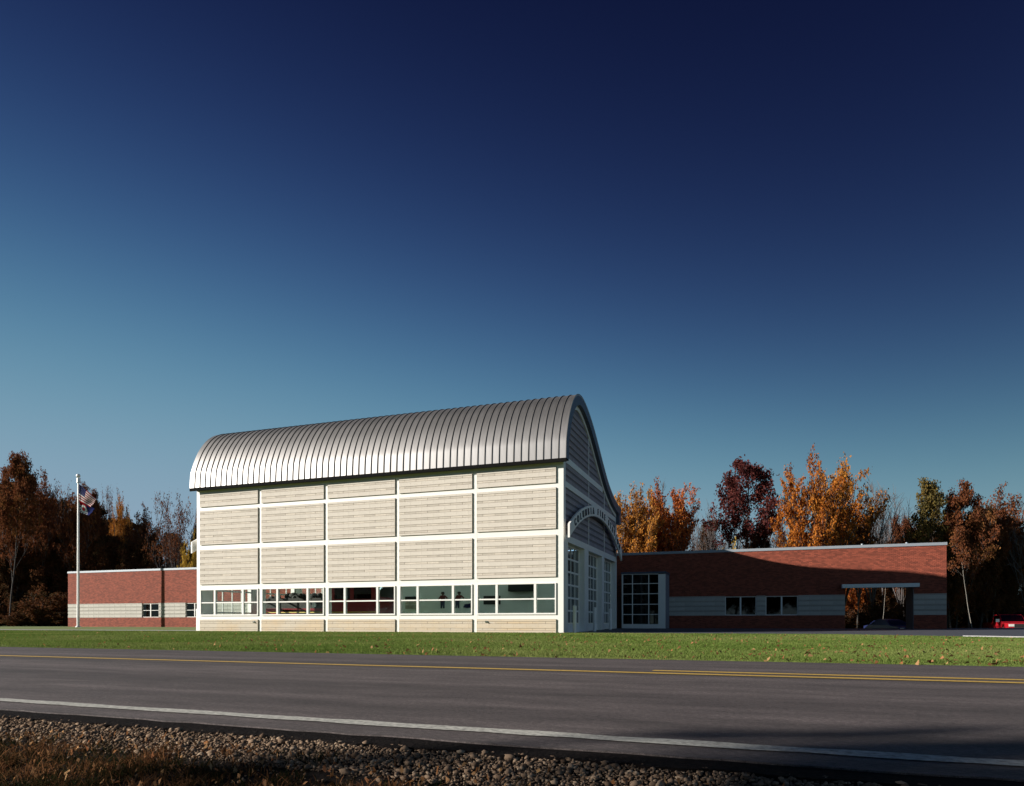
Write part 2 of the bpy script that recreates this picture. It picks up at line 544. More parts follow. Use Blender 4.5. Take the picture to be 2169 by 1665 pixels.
# drop onto the ground: fine triangulated sheet via bmesh
bm = bmesh.new()
fv = [bm.verts.new((x, y, 0)) for x, y in edge]
bm.faces.new(fv)
bmesh.ops.triangulate(bm, faces=bm.faces[:])
for _ in range(5):
    bmesh.ops.subdivide_edges(bm, edges=[e for e in bm.edges if e.calc_length() > 2.5], cuts=1, use_grid_fill=False)
    bmesh.ops.triangulate(bm, faces=bm.faces[:])
for v in bm.verts:
    v.co.z = ground_z(v.co.x, v.co.y) + 0.012
me = bpy.data.meshes.new('driveway'); bm.to_mesh(me); bm.free()
me.materials.append(mat('drive_asphalt', (0.062, 0.066, 0.078), 0.6, noise=0.15, nscale=2))
o = bpy.data.objects.new('driveway', me); COL.objects.link(o)
tag(o, 'wide asphalt drive in front of the overhead doors', kind='structure')
kb = MB()
ke = [(14.4, -3.7), (15.6, -5.0), (24.0, -13.0), (40, -19.5)]
kw = [0.06, 0.32, 0.55, 0.6]
kv = []
for (x, y), w_ in zip(ke, kw):
    for d_ in (-0.02, w_):
        for z_ in (-0.1, 0.05):
            kv.append((x + 0.70 * d_, y + 0.71 * d_, ground_z(x, y) + z_))
kb.add(kv, [f for i in range(3) for f in ((4 * i + 1, 4 * i + 5, 4 * i + 7, 4 * i + 3), (4 * i, 4 * i + 4, 4 * i + 5, 4 * i + 1), (4 * i + 2, 4 * i + 3, 4 * i + 7, 4 * i + 6))])
tag(kb.build('kerb', M['concrete']), 'pale concrete edge strip between the drive and the lawn', kind='structure')
sheet('walkway', axis((-75, -20.4, 1.2)), axis((-0.35, 1.9, 0.75)), lambda x, y: ground_z(x, y) + 0.02, M['concrete'], label='pale concrete walk at the left of the station')

# ------------------------------------------------------------------ fire station: long side
CX = [-0.13 - 4.015 * i for i in range(6)]            # post centres from the right
U_E, U_W, W = 0.08, -20.36, 12.2
fs = thing('fire_station', 'buff block fire station with white frame and curved standing seam roof', 'building', (-10, 6, 0))
for i, c in enumerate(CX):
    a, b = c - 0.105, c + 0.105
    if i == 0: b = U_E - 0.002
    if i == 5: a = U_W + 0.002
    mb = MB(); mb.box(a, b, -0.003, 0.30, -0.2, 7.62)
    mb.build('frame_post', M['white'], fs)
BEAMS = [(0.62, 0.82), (2.23, 2.49), (4.36, 4.62), (6.45, 6.65), (7.37, 7.62)]
PANELS = [(-0.12, 0.615), (2.495, 4.355), (4.625, 6.445), (6.655, 7.365)]
beam_me = {}
for z0, z1 in BEAMS:
    for i in range(5):
        u0, u1 = CX[i + 1] + 0.105, CX[i] - 0.105
        mb = MB(); mb.box(u0, u1, 0.0, 0.29, z0, z1)
        mb.build('frame_beam', M['white'], fs)

# block panels stand proud of the white frame
BW, BH, TH = 0.6, 0.2, 0.105
block_cache = {}


def block_mesh(w, h, low):
    k = (round(w, 3), round(h, 3), low)
    if k not in block_cache:
        mb = MB(); mb.cham(0.001, w - 0.001, -0.062, -0.02, 0.001, h - 0.001, 0.0015)
        block_cache[k] = mb.mesh('block', [M['block_low'] if low else M['block']])
    return block_cache[k]


for i in range(5):
    u0, u1 = CX[i + 1] + 0.108, CX[i] - 0.122
    for zi, (z0, z1) in enumerate(PANELS):
        low = zi == 0
        pb = MB()
        pb.box(u0 + 0.002, u1 - 0.002, -0.034, 0.22, z0 + 0.002, z1 - 0.002, 0)
        for ua in (u0 + 0.002, u1 - 0.016):
            pb.box(ua, ua + 0.014, -0.0585, -0.03, z0 + 0.003, z1 - 0.003, 2)
        # recessed thin courses belong to the panel
        z = z1 - 0.10
        rows = [('wide', z, z1)]
        while z > z0 + 0.02:
            t0 = max(z0, z - TH); rows.append(('thin', t0, z)); z = t0
            if z <= z0 + 0.02: break
            t0 = max(z0, z - BH); rows.append(('wide', t0, z)); z = t0
        wide = []
        for kind, a, b in rows:
            if b - a < 0.03: continue
            u = u0
            r = random.Random(int(a * 1000) + i * 77)
            first = BW if kind == 'wide' else BW * 0.5
            while u < u1 - 0.02:
                w = min(first, u1 - u); first = BW
                if u1 - (u + w) < 0.08: w = u1 - u
                if kind == 'thin':
                    d = r.uniform(0.047, 0.057)
                    pb.box(u + 0.006, u + w - 0.006, -d, -0.03, a + 0.012, b - 0.012, 1, 'Y', r.random())
                else:
                    wide.append((u, w, a, b - a))
                u += w
        mats = [M['mortar'], M['block_low'] if low else M['block_thin'], M['block']]
        panel = pb.build('block_panel', mats, fs)
        if i < 3:
            for (u, w, a, h) in wide:
                put('block', block_mesh(w, h, low), panel, rel(panel, u, 0, a))
        else:
            jb = MB()
            for (u, w, a, h) in wide:
                jb.cham(u + 0.001, u + w - 0.001, -0.062, -0.02, a + 0.001, a + h - 0.001, 0.0015, 0, rnd.random())
            jb.build('blockwork', M['block_low'] if low else M['block'], panel, kind='stuff')

# ribbon windows
for i in range(5):
    u0, u1 = CX[i + 1] + 0.108, CX[i] - 0.122
    z0, z1 = 0.825, 2.226
    fr = MB()
    t = 0.055
    fr.box(u0, u1, -0.05, 0.12, z0, z0 + 0.07); fr.box(u0, u1, -0.05, 0.12, z1 - 0.035, z1)
    fr.box(u0, u0 + t, -0.05, 0.12, z0 + 0.07, z1 - 0.035); fr.box(u1 - t, u1, -0.05, 0.12, z0 + 0.07, z1 - 0.035)
    win = fr.build('window', M['white'], fs)
    wtot = u1 - u0 - 2 * t
    mw = 0.11
    q = (wtot - 2 * mw) / 4.0
    cols = [(u0 + t, u0 + t + q), (u0 + t + q + mw, u0 + t + 3 * q + mw), (u0 + t + 3 * q + 2 * mw, u1 - t)]
    for a in (cols[0][1], cols[1][1]):
        mb = MB(); mb.box(a, a + mw, -0.046, 0.10, z0 + 0.07, z1 - 0.035); mb.build('mullion', M['white'], win)
    zm = (z0 + 0.07 + z1 - 0.035) / 2 - 0.02
    for a, b in cols:
        mb = MB(); mb.box(a, b, -0.03, 0.08, zm - 0.03, zm + 0.03); mb.build('glazing_bar', M['white'], win)
        for za, zb in ((z0 + 0.07, zm - 0.03), (zm + 0.03, z1 - 0.035)):
            mb = MB(); mb.box(a, b, 0.02, 0.026, za, zb); mb.build('pane', M['glass'], win)
for u in (-16.55, -3.55):
    mb = MB(); mb.cyl((u, -0.06, 0.50), (u, -0.14, 0.49), 0.03, n=8); mb.box(u - 0.07, u + 0.07, -0.075, -0.06, 0.46, 0.54)
    mb.build('wall_tap', M['chrome'], fs)

# ------------------------------------------------------------------ roof
PROF = [(-.3, 7.65), (-.27, 8.15), (-.2, 8.6), (.1, 9.35), (.45, 9.95), (1.0, 10.58), (1.7, 11.02), (2.5, 11.18), (3.3, 11.08), (4.2, 10.8), (5.1, 10.4),
        (6.0, 9.9), (6.9, 9.35), (7.7, 8.87), (8.6, 8.38), (9.6, 7.97), (10.6, 7.68), (11.6, 7.5), (12.5, 7.42)]


def catmull(P, n):
    out = []
    for i in range(len(P) - 1):
        p0 = P[max(i - 1, 0)]; p1 = P[i]; p2 = P[i + 1]; p3 = P[min(i + 2, len(P) - 1)]
        for k in range(n):
            t = k / n
            out.append(tuple(0.5 * ((2 * p1[j]) + (-p0[j] + p2[j]) * t + (2 * p0[j] - 5 * p1[j] + 4 * p2[j] - p3[j]) * t * t + (-p0[j] + 3 * p1[j] - 3 * p2[j] + p3[j]) * t ** 3) for j in (0, 1)))
    out.append(P[-1])
    return out


prof = catmull(PROF, 5)


def offset(P, d):
    out = []
    for i, p in enumerate(P):
        a = P[max(i - 1, 0)]; b = P[min(i + 1, len(P) - 1)]
        dx, dz = b[0] - a[0], b[1] - a[1]
        l = math.hypot(dx, dz) or 1
        out.append((p[0] + dz / l * d, p[1] - dx / l * d))
    return out


NP = 60
RU0, RU1 = -20.56, 0.28
pw = (RU1 - RU0) / NP
inn = offset(prof, 0.05)
top = offset(prof, -0.032)
pm = MB()


def strip_between(mb, A, ya, B, yb, m=0, smooth=True):
    """A,B are outlines in (t,z); ya,yb their position along u"""
    n = len(A)
    mb.add([(ya, t, z) for t, z in A] + [(yb, t, z) for t, z in B], [(i, n + i, n + i + 1, i + 1) for i in range(n - 1)], m, smooth)


# pan between two ribs, the rib stands on the right hand edge
rw = 0.020
strip_between(pm, prof, 0.0, prof, pw - rw, 0)
strip_between(pm, inn, pw, inn, 0.0, 2)
strip_between(pm, top, pw - rw, top, pw, 1)
strip_between(pm, prof, pw - rw, top, pw - rw, 1)
strip_between(pm, top, pw, prof, pw, 1)
strip_between(pm, prof, 0.0, inn, 0.0, 0)
strip_between(pm, inn, pw, prof, pw, 0)
for P_, q in ((0, 1), (-1, -1)):
    a, b = prof[P_], inn[P_]
    pm.add([(0, a[0], a[1]), (pw, a[0], a[1]), (pw, b[0], b[1]), (0, b[0], b[1])], [(0, 1, 2, 3)], 1)
roof_me = pm.mesh('roof_panel', [M['metal'], M['seam'], M['white_in']])
for i in range(NP):
    put('roof_panel', roof_me, fs, rel(fs, RU0 + i * pw, 0, 0), (0, R_(rnd.uniform(-0.0, 0.0)), 0))
# eave fascia and soffit along the front, a deeper one along the back
mb = MB()
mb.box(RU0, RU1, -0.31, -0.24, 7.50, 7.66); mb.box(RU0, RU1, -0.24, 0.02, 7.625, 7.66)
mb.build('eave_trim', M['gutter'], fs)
mb = MB(); mb.box(RU0, RU1, 12.2, 12.55, 6.45, 7.36); mb.build('eave_trim', M['trim'], fs)

# ------------------------------------------------------------------ gable ends
in1 = offset(prof, 0.46)
in2 = offset(prof, 0.66)
in1[0] = (0.16, 7.62); in2[0] = (0.34, 7.62)


def clean(P):
    out = [P[0]]
    for p in P[1:]:
        if p[0] > out[-1][0] + 0.002:
            out.append(p)
    return out


c2 = clean(in2)
C2T = np.array([p[0] for p in c2]); C2Z = np.array([p[1] for p in c2])


def curve_z(t):
    return float(np.interp(t, C2T, C2Z, left=7.62, right=C2Z[-1]))


DOORS = [(0.75, 3.95), (4.8, 8.0), (8.65, 11.85)]
DOOR_H = 4.10


def gable(side):
    s = 1 if side == 'east' else -1
    uw = U_E if s == 1 else U_W

    def X(d): return uw + s * d

    def gbox(mb, d0, d1, t0, t1, z0, z1, m=0, var=0.0):
        mb.box(min(X(d0), X(d1)), max(X(d0), X(d1)), t0, t1, z0, z1, m, '', var)
    # dark verge trim that follows the roof edge
    mb = MB()
    n = len(prof)
    for A, B, d in ((prof, in1, 0.196), (in1, prof, -0.02)):
        vs = [(X(d), t, z) for t, z in A] + [(X(d), t, z) for t, z in B]
        mb.add(vs, [(i, n + i, n + i + 1, i + 1) for i in range(n - 1)], 0)
    strip_between(mb, in1, X(0.196), in1, X(-0.02), 0)
    gbox(mb, -0.02, 0.196, 11.95, 12.55, 6.4, 7.0)
    mb.build('verge_trim', M['trim'], fs)
    # white curved band
    mb = MB()
    for A, B, d in ((in1, in2, 0.02), (in2, in1, -0.1)):
        vs = [(X(d), t, z) for t, z in A] + [(X(d), t, z) for t, z in B]
        mb.add(vs, [(i, n + i, n + i + 1, i + 1) for i in range(n - 1)], 0)
    strip_between(mb, in2, X(0.02), in2, X(-0.1), 0)
    mb.build('curved_band', M['white'], fs)
    # wall leaf with the three door openings
    mb = MB()
    ts = sorted(set([0.06, W] + [x for d in DOORS for x in d] + [0.06 + k * 0.2 for k in range(61) if 0.06 + k * 0.2 < W]))
    for a, b in zip(ts[:-1], ts[1:]):
        mid = (a + b) / 2
        z0 = DOOR_H if any(d[0] < mid < d[1] for d in DOORS) else -0.1
        za, zb = curve_z(a) + 0.1, curve_z(b) + 0.1
        for d, m in ((-0.035, 0), (-0.22, 1)):
            mb.add([(X(d), a, z0), (X(d), b, z0), (X(d), b, zb), (X(d), a, za)], [(0, 1, 2, 3)], m)
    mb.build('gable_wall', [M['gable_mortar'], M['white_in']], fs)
    # white frame members
    for t0, t1 in ((0.0, 0.75), (3.95, 4.8), (8.0, 8.65), (11.85, W)):
        mb = MB(); gbox(mb, -0.36, 0.0, max(t0, 0.001), t1, -0.2, DOOR_H); mb.build('door_pier', M['white'], fs)
    mb = MB(); gbox(mb, -0.36, 0.003, 0.001, W, DOOR_H, 4.40); mb.build('frame_beam', M['white'], fs)
    for z0, z1 in ((6.52, 6.78), (7.62, 7.90)):
        tmax = max([t for t in np.arange(0.4, W, 0.02) if curve_z(t) > z1] or [W])
        mb = MB(); gbox(mb, -0.034, 0.003, 0.001 if z1 < 7.7 else 0.36, min(tmax + 0.1, W), z0, z1); mb.build('frame_beam', M['white'], fs)
    mb = MB(); gbox(mb, -0.25, 0.0, 0.001, 0.35, 4.40, 7.62); mb.build('frame_post', M['white'], fs)
    mb = MB(); gbox(mb, -0.25, 0.0, W - 0.30, W, 4.40, 6.6); mb.build('frame_post', M['white'], fs)
    cells = [(0.37, 4.83), (4.92, 8.60), (8.69, W - 0.31)]
    for t in (4.875, 8.645):
        ztop = curve_z(t)
        mb = MB(); gbox(mb, -0.034, -0.001, t - 0.045, t + 0.045, 4.40, ztop); mb.build('frame_post', M['white'], fs)
    # block courses between them
    bb = MB()
    for z0, z1 in ((4.40, 6.52), (6.78, 7.62), (7.90, 11.2)):
        z = z0 + 0.005
        while z < z1 - 0.05:
            h = min(0.2, z1 - z)
            for a, b in cells:
                tt = [t for t in np.arange(a, b, 0.03) if curve_z(t) > z + h]
                if not tt: continue
                lo, hi = tt[0], tt[-1] + 0.03
                u = lo
                while u < hi - 0.03:
                    w = min(0.6, hi - u)
                    gbox(bb, -0.034, -0.008, u + 0.004, u + w - 0.004, z + 0.004, z + h - 0.004, 0, rnd.random())
                    u += w
            z += h + 0.105
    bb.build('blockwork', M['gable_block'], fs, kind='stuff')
    # overhead doors: six rows of four panes over a solid bottom panel
    for t0, t1 in DOORS:
        mb = MB()
        d0, d1 = -0.33, -0.27
        gbox(mb, d0, d1, t0, t0 + 0.09, 0.0, DOOR_H); gbox(mb, d0, d1, t1 - 0.09, t1, 0.0, DOOR_H)
        rows = [0.42 + k * 0.605 for k in range(7)]
        gbox(mb, d0 - 0.0, d1 + 0.002, t0 + 0.09, t1 - 0.09, 0.0, 0.42)
        for z in rows[1:]:
            gbox(mb, d0, d1 + 0.003, t0 + 0.09, t1 - 0.09, z - 0.05, min(z + 0.035, DOOR_H - 0.001))
        cw = (t1 - t0 - 0.18) / 4
        for k in (1, 2, 3):
            gbox(mb, d0 + 0.005, d1, t0 + 0.09 + k * cw - 0.03, t0 + 0.09 + k * cw + 0.03, 0.42, DOOR_H - 0.02)
        door = mb.build('overhead_door', M['white'], fs)
        gp = MB(); gp.box(X(-0.30) - 0.003, X(-0.30) + 0.003, 0, cw - 0.06, 0, 0.52)
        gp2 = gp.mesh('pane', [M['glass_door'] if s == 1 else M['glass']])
        for k in range(4):
            for z in rows[:-1]:
                put('pane', gp2, door, rel(door, 0, t0 + 0.09 + k * cw + 0.03, z + 0.035))


gable('east')
gable('west')
# rear wall and floor of the apparatus hall
mb = MB(); mb.box(U_W + 0.1, U_E - 0.1, 11.9, 12.19, -0.1, 7.3); mb.build('rear_wall', M['white_in'], fs)
mb = MB(); mb.box(U_W + 0.05, U_E - 0.05, 0.25, 11.9, -0.1, 0.02); mb.build('hall_floor', M['floor_in'], fs)

# fluorescent lamps hung in the hall (they tint the inner wall green on daylight film)
em = bpy.data.materials.new('lamp_tube'); em.use_nodes = True
eb = em.node_tree.nodes['Principled BSDF']
eb.inputs['Emission Color'].default_value = (0.72, 1.0, 0.96, 1); eb.inputs['Emission Strength'].default_value = 5.0
for u in (-17.5, -13.5, -9.5, -5.5, -1.8):
    for v in (4.2, 9.2):
        lp = thing('hall_lamp', 'fluorescent lamp hung from the ceiling inside the hall', 'lamp', (u, v, 4.6), 'fluorescent lamps in the hall')
        mb = MB(); mb.box(-1.2, 1.2, -0.10, 0.10, 0.03, 0.10); mb.build('housing', M['white'], lp, local=True)
        mb = MB(); mb.box(-1.15, 1.15, -0.08, 0.08, 0.0, 0.028); mb.build('tube', em, lp, local=True)
        mb = MB(); mb.cyl((-0.8, 0, 0.1), (-0.8, 0, 4.0), 0.01, n=5); mb.cyl((0.8, 0, 0.1), (0.8, 0, 4.0), 0.01, n=5); mb.build('hanger', M['grey'], lp, local=True)

# arched signs on both gables
ARC_C, ARC_R = (6.1, -6.26), 12.16


def arch(side, label, letters):
    s = 1 if side == 'east' else -1
    uw = U_E if s == 1 else U_W
    base = thing('arch_sign', label, 'sign', (uw + s * 0.26, 6.1, 4.2))
    n = 48
    a_end = math.asin(6.2 / ARC_R)
    ins, outs = [], []
    for i in range(n + 1):
        t = -6.2 + 12.4 * i / n
        ins.append((ARC_C[0] + t, ARC_C[1] + math.sqrt(ARC_R ** 2 - t * t)))
        outs.append((ARC_C[0] + t, ARC_C[1] + math.sqrt((ARC_R + 0.52) ** 2 - t * t)))
    mb = MB()
    x0, x1 = uw + s * 0.22, uw + s * 0.31
    for A, B, x in ((outs, ins, x1), (ins, outs, x0)):
        mb.add([(x, t, z) for t, z in A] + [(x, t, z) for t, z in B], [(i, n + 1 + i, n + 2 + i, i + 1) for i in range(n)], 0)
    strip_between(mb, outs, x0, outs, x1, 0); strip_between(mb, ins, x1, ins, x0, 0)
    for A, B in ((outs[0], ins[0]), (outs[-1], ins[-1])):
        mb.add([(x0, *A), (x1, *A), (x1, *B), (x0, *B)], [(0, 1, 2, 3)], 0)
    mb.build('sign_band', M['white'], base)
    mb = MB()
    for t in (-5.6, -3.2, 0, 3.2, 5.6):
        z = ARC_C[1] + math.sqrt((ARC_R + 0.25) ** 2 - t * t)
        mb.cyl((uw + s * 0.0, 6.1 + t, z), (uw + s * 0.22, 6.1 + t, z), 0.03, n=8)
    mb.build('sign_bracket', M['grey'], base)
    if letters:
        txt = 'COLUMBIA FIRE STATION'
        span = R_(50.0)
        for i, ch in enumerate(txt):
            if ch == ' ': continue
            an = -span / 2 + span * i / (len(txt) - 1)
            cu = bpy.data.curves.new('letter', 'FONT')
            cu.body = ch; cu.size = 0.44; cu.extrude = 0.02; cu.align_x = 'CENTER'; cu.offset = 0.008
            tmp = bpy.data.objects.new('letter', cu); COL.objects.link(tmp)
            dg = bpy.context.evaluated_depsgraph_get()
            me = bpy.data.meshes.new_from_object(tmp.evaluated_get(dg))
            bpy.data.objects.remove(tmp)
            me.materials.clear(); me.materials.append(M['letter'])
            o = bpy.data.objects.new('letter', me); COL.objects.link(o); o.parent = base
            t = ARC_C[0] + (ARC_R + 0.11) * math.sin(an); z = ARC_C[1] + (ARC_R + 0.11) * math.cos(an)
            rot = Matrix(((0, 0, 1), (math.cos(an), math.sin(an), 0), (-math.sin(an), math.cos(an), 0)))
            o.matrix_basis = Matrix.Translation(rel(base, x1 + 0.012, t, z)) @ rot.to_4x4()
    return base


arch('east', 'white arched sign with dark letters over the overhead doors', True)
arch('west', 'white arch band at the far left end of the station', False)

# bollards
bm_ = MB(); bm_.cyl((0, 0, -0.2), (0, 0, 1.2), 0.085, n=20); bm_.ball((0, 0, 1.2), 0.085, 20, sz=0.35)
bol = bm_.mesh('bollard', [M['white']])
for (x, y, lab) in ((0.48, 0.4, 'white bollard nearest the sunlit corner of the station'),
                    (0.48, 4.4, 'white bollard between the first and second overhead doors'),
                    (0.48, 8.3, 'white bollard between the second and third overhead doors'),
                    (-20.72, 0.45, 'sunlit white bollard at the left end of the station')):
    o = bpy.data.objects.new('bollard', bol); COL.objects.link(o); o.location = (x, y, 0.0)
    tag(o, lab, 'bollard', 'white bollards guarding the door piers')

# ------------------------------------------------------------------ brick wing
WV = 15.0
bw = thing('brick_wing', 'long low red brick wing with a pale block band and window pairs', 'building', (-15, 20, 0))
Z0, ZB0, ZB1, ZT = -0.25, 0.90, 2.06, 4.79
wallb = MB()
UL, UR = -49.12, 18.08
OA, OB = 12.94, 16.46
WINS_R = [(6.25, 8.06), (8.59, 10.40)]
WINS_L = [(-40.61, -38.80), (-35.95, -34.14)]
WINS = WINS_R + WINS_L
# backing leaf: above, below and between the openings
wallb.box(UL, OA, WV + 0.02, WV + 0.30, ZB1, ZT)
wallb.box(OA, OB, WV + 0.02, WV + 0.30, 2.56, ZT)
wallb.box(OB, UR, WV + 0.02, WV + 2.1, Z0, ZT)
wallb.box(UL, OA, WV + 0.02, WV + 0.30, Z0, ZB0)
xs = sorted([UL, OA] + [x for w in WINS for x in w])
for a, b in zip(xs[0::2], xs[1::2]):
    wallb.box(a, b, WV + 0.02, WV + 0.30, ZB0, ZB1)
wallb.build('wall', M['brick_mortar'], bw)
body = MB()
body.box(UL + 0.02, UL + 0.3, WV + 0.3, 27, Z0, ZT); body.box(UL + 0.3, OA - 0.3, 26.7, 27, Z0, ZT)
body.box(OA - 0.3, OA - 0.001, WV + 0.3, 27, Z0, ZT)
body.build('wall', M['brick'], bw)
roof = MB(); roof.box(UL + 0.05, OA - 0.002, WV + 0.3, 27, ZT - 0.35, ZT - 0.1); roof.box(OA, UR - 0.02, WV + 0.3, WV + 2.1, 2.6, ZT - 0.1)
roof.build('roof', M['grey'], bw)
fl = MB(); fl.box(UL + 0.3, OA - 0.3, WV + 0.3, 26.7, 0.0, 0.08); fl.build('floor', M['floor_in'], bw)
ins_ = MB(); ins_.box(UL + 0.4, OA - 0.4, WV + 4.5, WV + 4.6, 0.1, 4.2); ins_.build('inner_wall', M['grey'], bw)


def bricks(mb, u0, u1, z0, z1, v, skip=None):
    pl, ph, j = 0.2032, 0.0677, 0.010
    r = random.Random(int(u0 * 10) + 5)
    nrow = int(round((z1 - z0) / ph)); ph = (z1 - z0) / nrow
    for k in range(nrow):
        z = z0 + k * ph
        u = u0 - (pl / 2 if k % 2 else 0)
        while u < u1 - 0.02:
            a, b = max(u, u0), min(u + pl, u1)
            u += pl
            if b - a < 0.03: continue
            if skip and skip((a + b) / 2, z + ph / 2): continue
            mb.box(a + j / 2, b - j / 2, v - r.uniform(0.0, 0.004), v + 0.02, z + j / 2, z + ph - j / 2, 0, 'Y', r.random())


bk = MB()
inport = lambda u, z: OA - 0.02 < u < OB + 0.02 and z < 2.6
bricks(bk, UL, -22.5, ZB1 + 0.03, ZT, WV)
bricks(bk, UL, -22.5, 0.02, ZB0 - 0.01, WV)
bricks(bk, -0.6, UR, ZB1 + 0.03, ZT, WV, inport)
bricks(bk, 2.6, OA, 0.02, ZB0 - 0.01, WV)
bricks(bk, OB, UR, 0.02, ZB0 - 0.01, WV)
bk.build('brickwork', M['brick'], bw, kind='stuff')
# end return of the wing, brick too
# pale band: four wide courses with thin recessed ones
pale_cache = {}


def pale_band(a, b):
    n = max(1, int(round((b - a) / 0.6)))
    w = (b - a) / n
    rows = [(ZB0 + 0.01, 0.19), (ZB0 + 0.31, 0.19), (ZB0 + 0.61, 0.19), (ZB0 + 0.91, 0.22)]
    for z, h in rows:
        k = (round(w, 3), h)
        if k not in pale_cache:
            mb = MB(); mb.cham(0.003, w - 0.003, -0.012, 0.02, 0, h, 0.006)
            pale_cache[k] = mb.mesh('pale_block', [M['pale']])
        for i in range(n):
            put('pale_block', pale_cache[k], bw, rel(bw, a + i * w, WV, z))
    mb = MB()
    for i, (z, h) in enumerate(rows[:-1]):
        mb.box(a, b, WV + 0.008, WV + 0.02, z + h, rows[i + 1][0], 1, 'Y', 0.3 + 0.2 * i)
    mb.box(a, b, WV - 0.02, WV + 0.02, ZB0 - 0.008, ZB0 + 0.008)
    mb.box(a, b, WV - 0.02, WV + 0.02, ZB1 - 0.015, ZB1 + 0.028)
    mb.build('recessed_course', [M['pale'], M['pale_thin']], bw)


for a, b in ((2.6, 6.25), (8.06, 8.59), (10.40, OA), (OB, UR), (UL, -40.61), (-38.80, -35.95), (-34.14, -22.5)):
    pale_band(a, b)
for k, (a, b) in enumerate(WINS):
    left = a < 0
    mb = MB()
    z0, z1 = ZB0, ZB1
    y0, y1 = WV + 0.05, WV + 0.13
    t = 0.045
    mb.box(a, b, y0, y1, z0, z0 + t); mb.box(a, b, y0, y1, z1 - t, z1)
    mb.box(a, a + t, y0, y1, z0 + t, z1 - t); mb.box(b - t, b, y0, y1, z0 + t, z1 - t)
    mid = (a + b) / 2
    mb.box(mid - 0.045, mid + 0.045, y0 - 0.01, y1, z0 + t, z1 - t)
    if left:
        mb.box(a + t, mid - 0.045, y0, y1, (z0 + z1) / 2 - 0.02, (z0 + z1) / 2 + 0.02)
        mb.box(mid + 0.045, b - t, y0, y1, (z0 + z1) / 2 - 0.02, (z0 + z1) / 2 + 0.02)
    wn = mb.build('window', M['white'], bw)
    for (p, q) in ((a + t, mid - 0.045), (mid + 0.045, b - t)):
        zs = [(z0 + t, (z0 + z1) / 2 - 0.02), ((z0 + z1) / 2 + 0.02, z1 - t)] if left else [(z0 + t, z1 - t)]
        for za, zb in zs:
            pb = MB(); pb.box(p, q, WV + 0.09, WV + 0.095, za, zb); pb.build('pane', M['glass_dark'], wn)
cp = MB()
cp.box(UL - 0.03, UR + 0.03, WV - 0.04, WV + 0.34, ZT, ZT + 0.16)
cp.box(UR - 0.30, UR + 0.03, WV + 0.34, WV + 2.13, ZT, ZT + 0.16)
cp.build('coping', M['coping'], bw)
cn = MB()
cn.box(OA - 0.2, OB + 0.2, WV - 0.55, WV + 0.01, 2.46, 2.67)
cn.build('canopy', M['canopy'], bw)
for u in (5.4, 13.9, 16.2):
    mb = MB(); mb.cyl((u, WV + 0.5, ZT), (u, WV + 0.5, ZT + 0.28), 0.06, n=8); mb.build('roof_vent', M['coping'], bw)
mb = MB(); mb.box(OB - 0.02, OB, WV + 0.02, WV + 2.1, 0, 2.56); mb.build('jamb_lining', M['grey'], bw)
# brick faced right end
be = MB()
for k in range(70):
    z = 0.02 + k * 0.0677
    if z > ZT - 0.07: break
    y = WV + 0.02 - (0.1 if k % 2 else 0)
    while y < WV + 2.08:
        a, b = max(y, WV + 0.02), min(y + 0.2032, WV + 2.1)
        y += 0.2032
        if b - a > 0.03:
            be.box(UR, UR + 0.018, a + 0.005, b - 0.005, z + 0.005, z + 0.0627, 0, 'x', rnd.random())
be.build('brickwork', M['brick'], bw, kind='stuff')

# ------------------------------------------------------------------ glazed entrance between hall and wing
gv = thing('entrance_vestibule', 'white framed glazed entrance box between the station and brick wing', 'entrance', (1.6, 14, 0))
VV = 13.0
us = [0.30, 0.90, 1.89, 2.46]
zs = [0.37, 0.96, 1.58, 2.22, 2.84, 3.40]
mb = MB()
mb.box(0.24, 2.46, VV, VV + 0.12, 0.0, 0.37)
mb.box(0.24, 0.32, VV, VV + 0.12, 0.37, 3.40)
mb.box(0.24, 2.46, VV, VV + 0.12, 3.40, 3.44)
for u in us[1:3]: mb.box(u - 0.025, u + 0.025, VV + 0.005, VV + 0.10, 0.37, 3.40)
for z in zs[1:-1]: mb.box(0.32, 2.46, VV + 0.012, VV + 0.09, z - 0.022, z + 0.022)
mb.build('frame', M['white'], gv)
mb = MB(); mb.box(2.462, 2.88, VV - 0.003, VV + 0.15, 0.0, 3.40); mb.build('side_panel', M['white'], gv)
mb = MB(); mb.box(0.2, 2.92, VV - 0.04, WV, 3.442, 3.56); mb.build('roof', M['trim'], gv)
mb = MB(); mb.box(2.80, 2.88, VV + 0.15, WV, 0.0, 3.44); mb.build('side_wall', M['grey'], gv)
mb = MB(); mb.box(0.24, 2.8, WV - 0.15, WV - 0.05, 0.0, 3.4); mb.build('inner_wall', M['dark'], gv)
for a, b in ((0.32, us[1] - 0.025), (us[1] + 0.025, us[2] - 0.025), (us[2] + 0.025, 2.46)):
    for z0, z1 in zip(zs[:-1], zs[1:]):
        pb = MB(); pb.box(a, b, VV + 0.05, VV + 0.055, z0 + 0.02, z1 - 0.02); pb.build('pane', M['glass_dark'], gv)

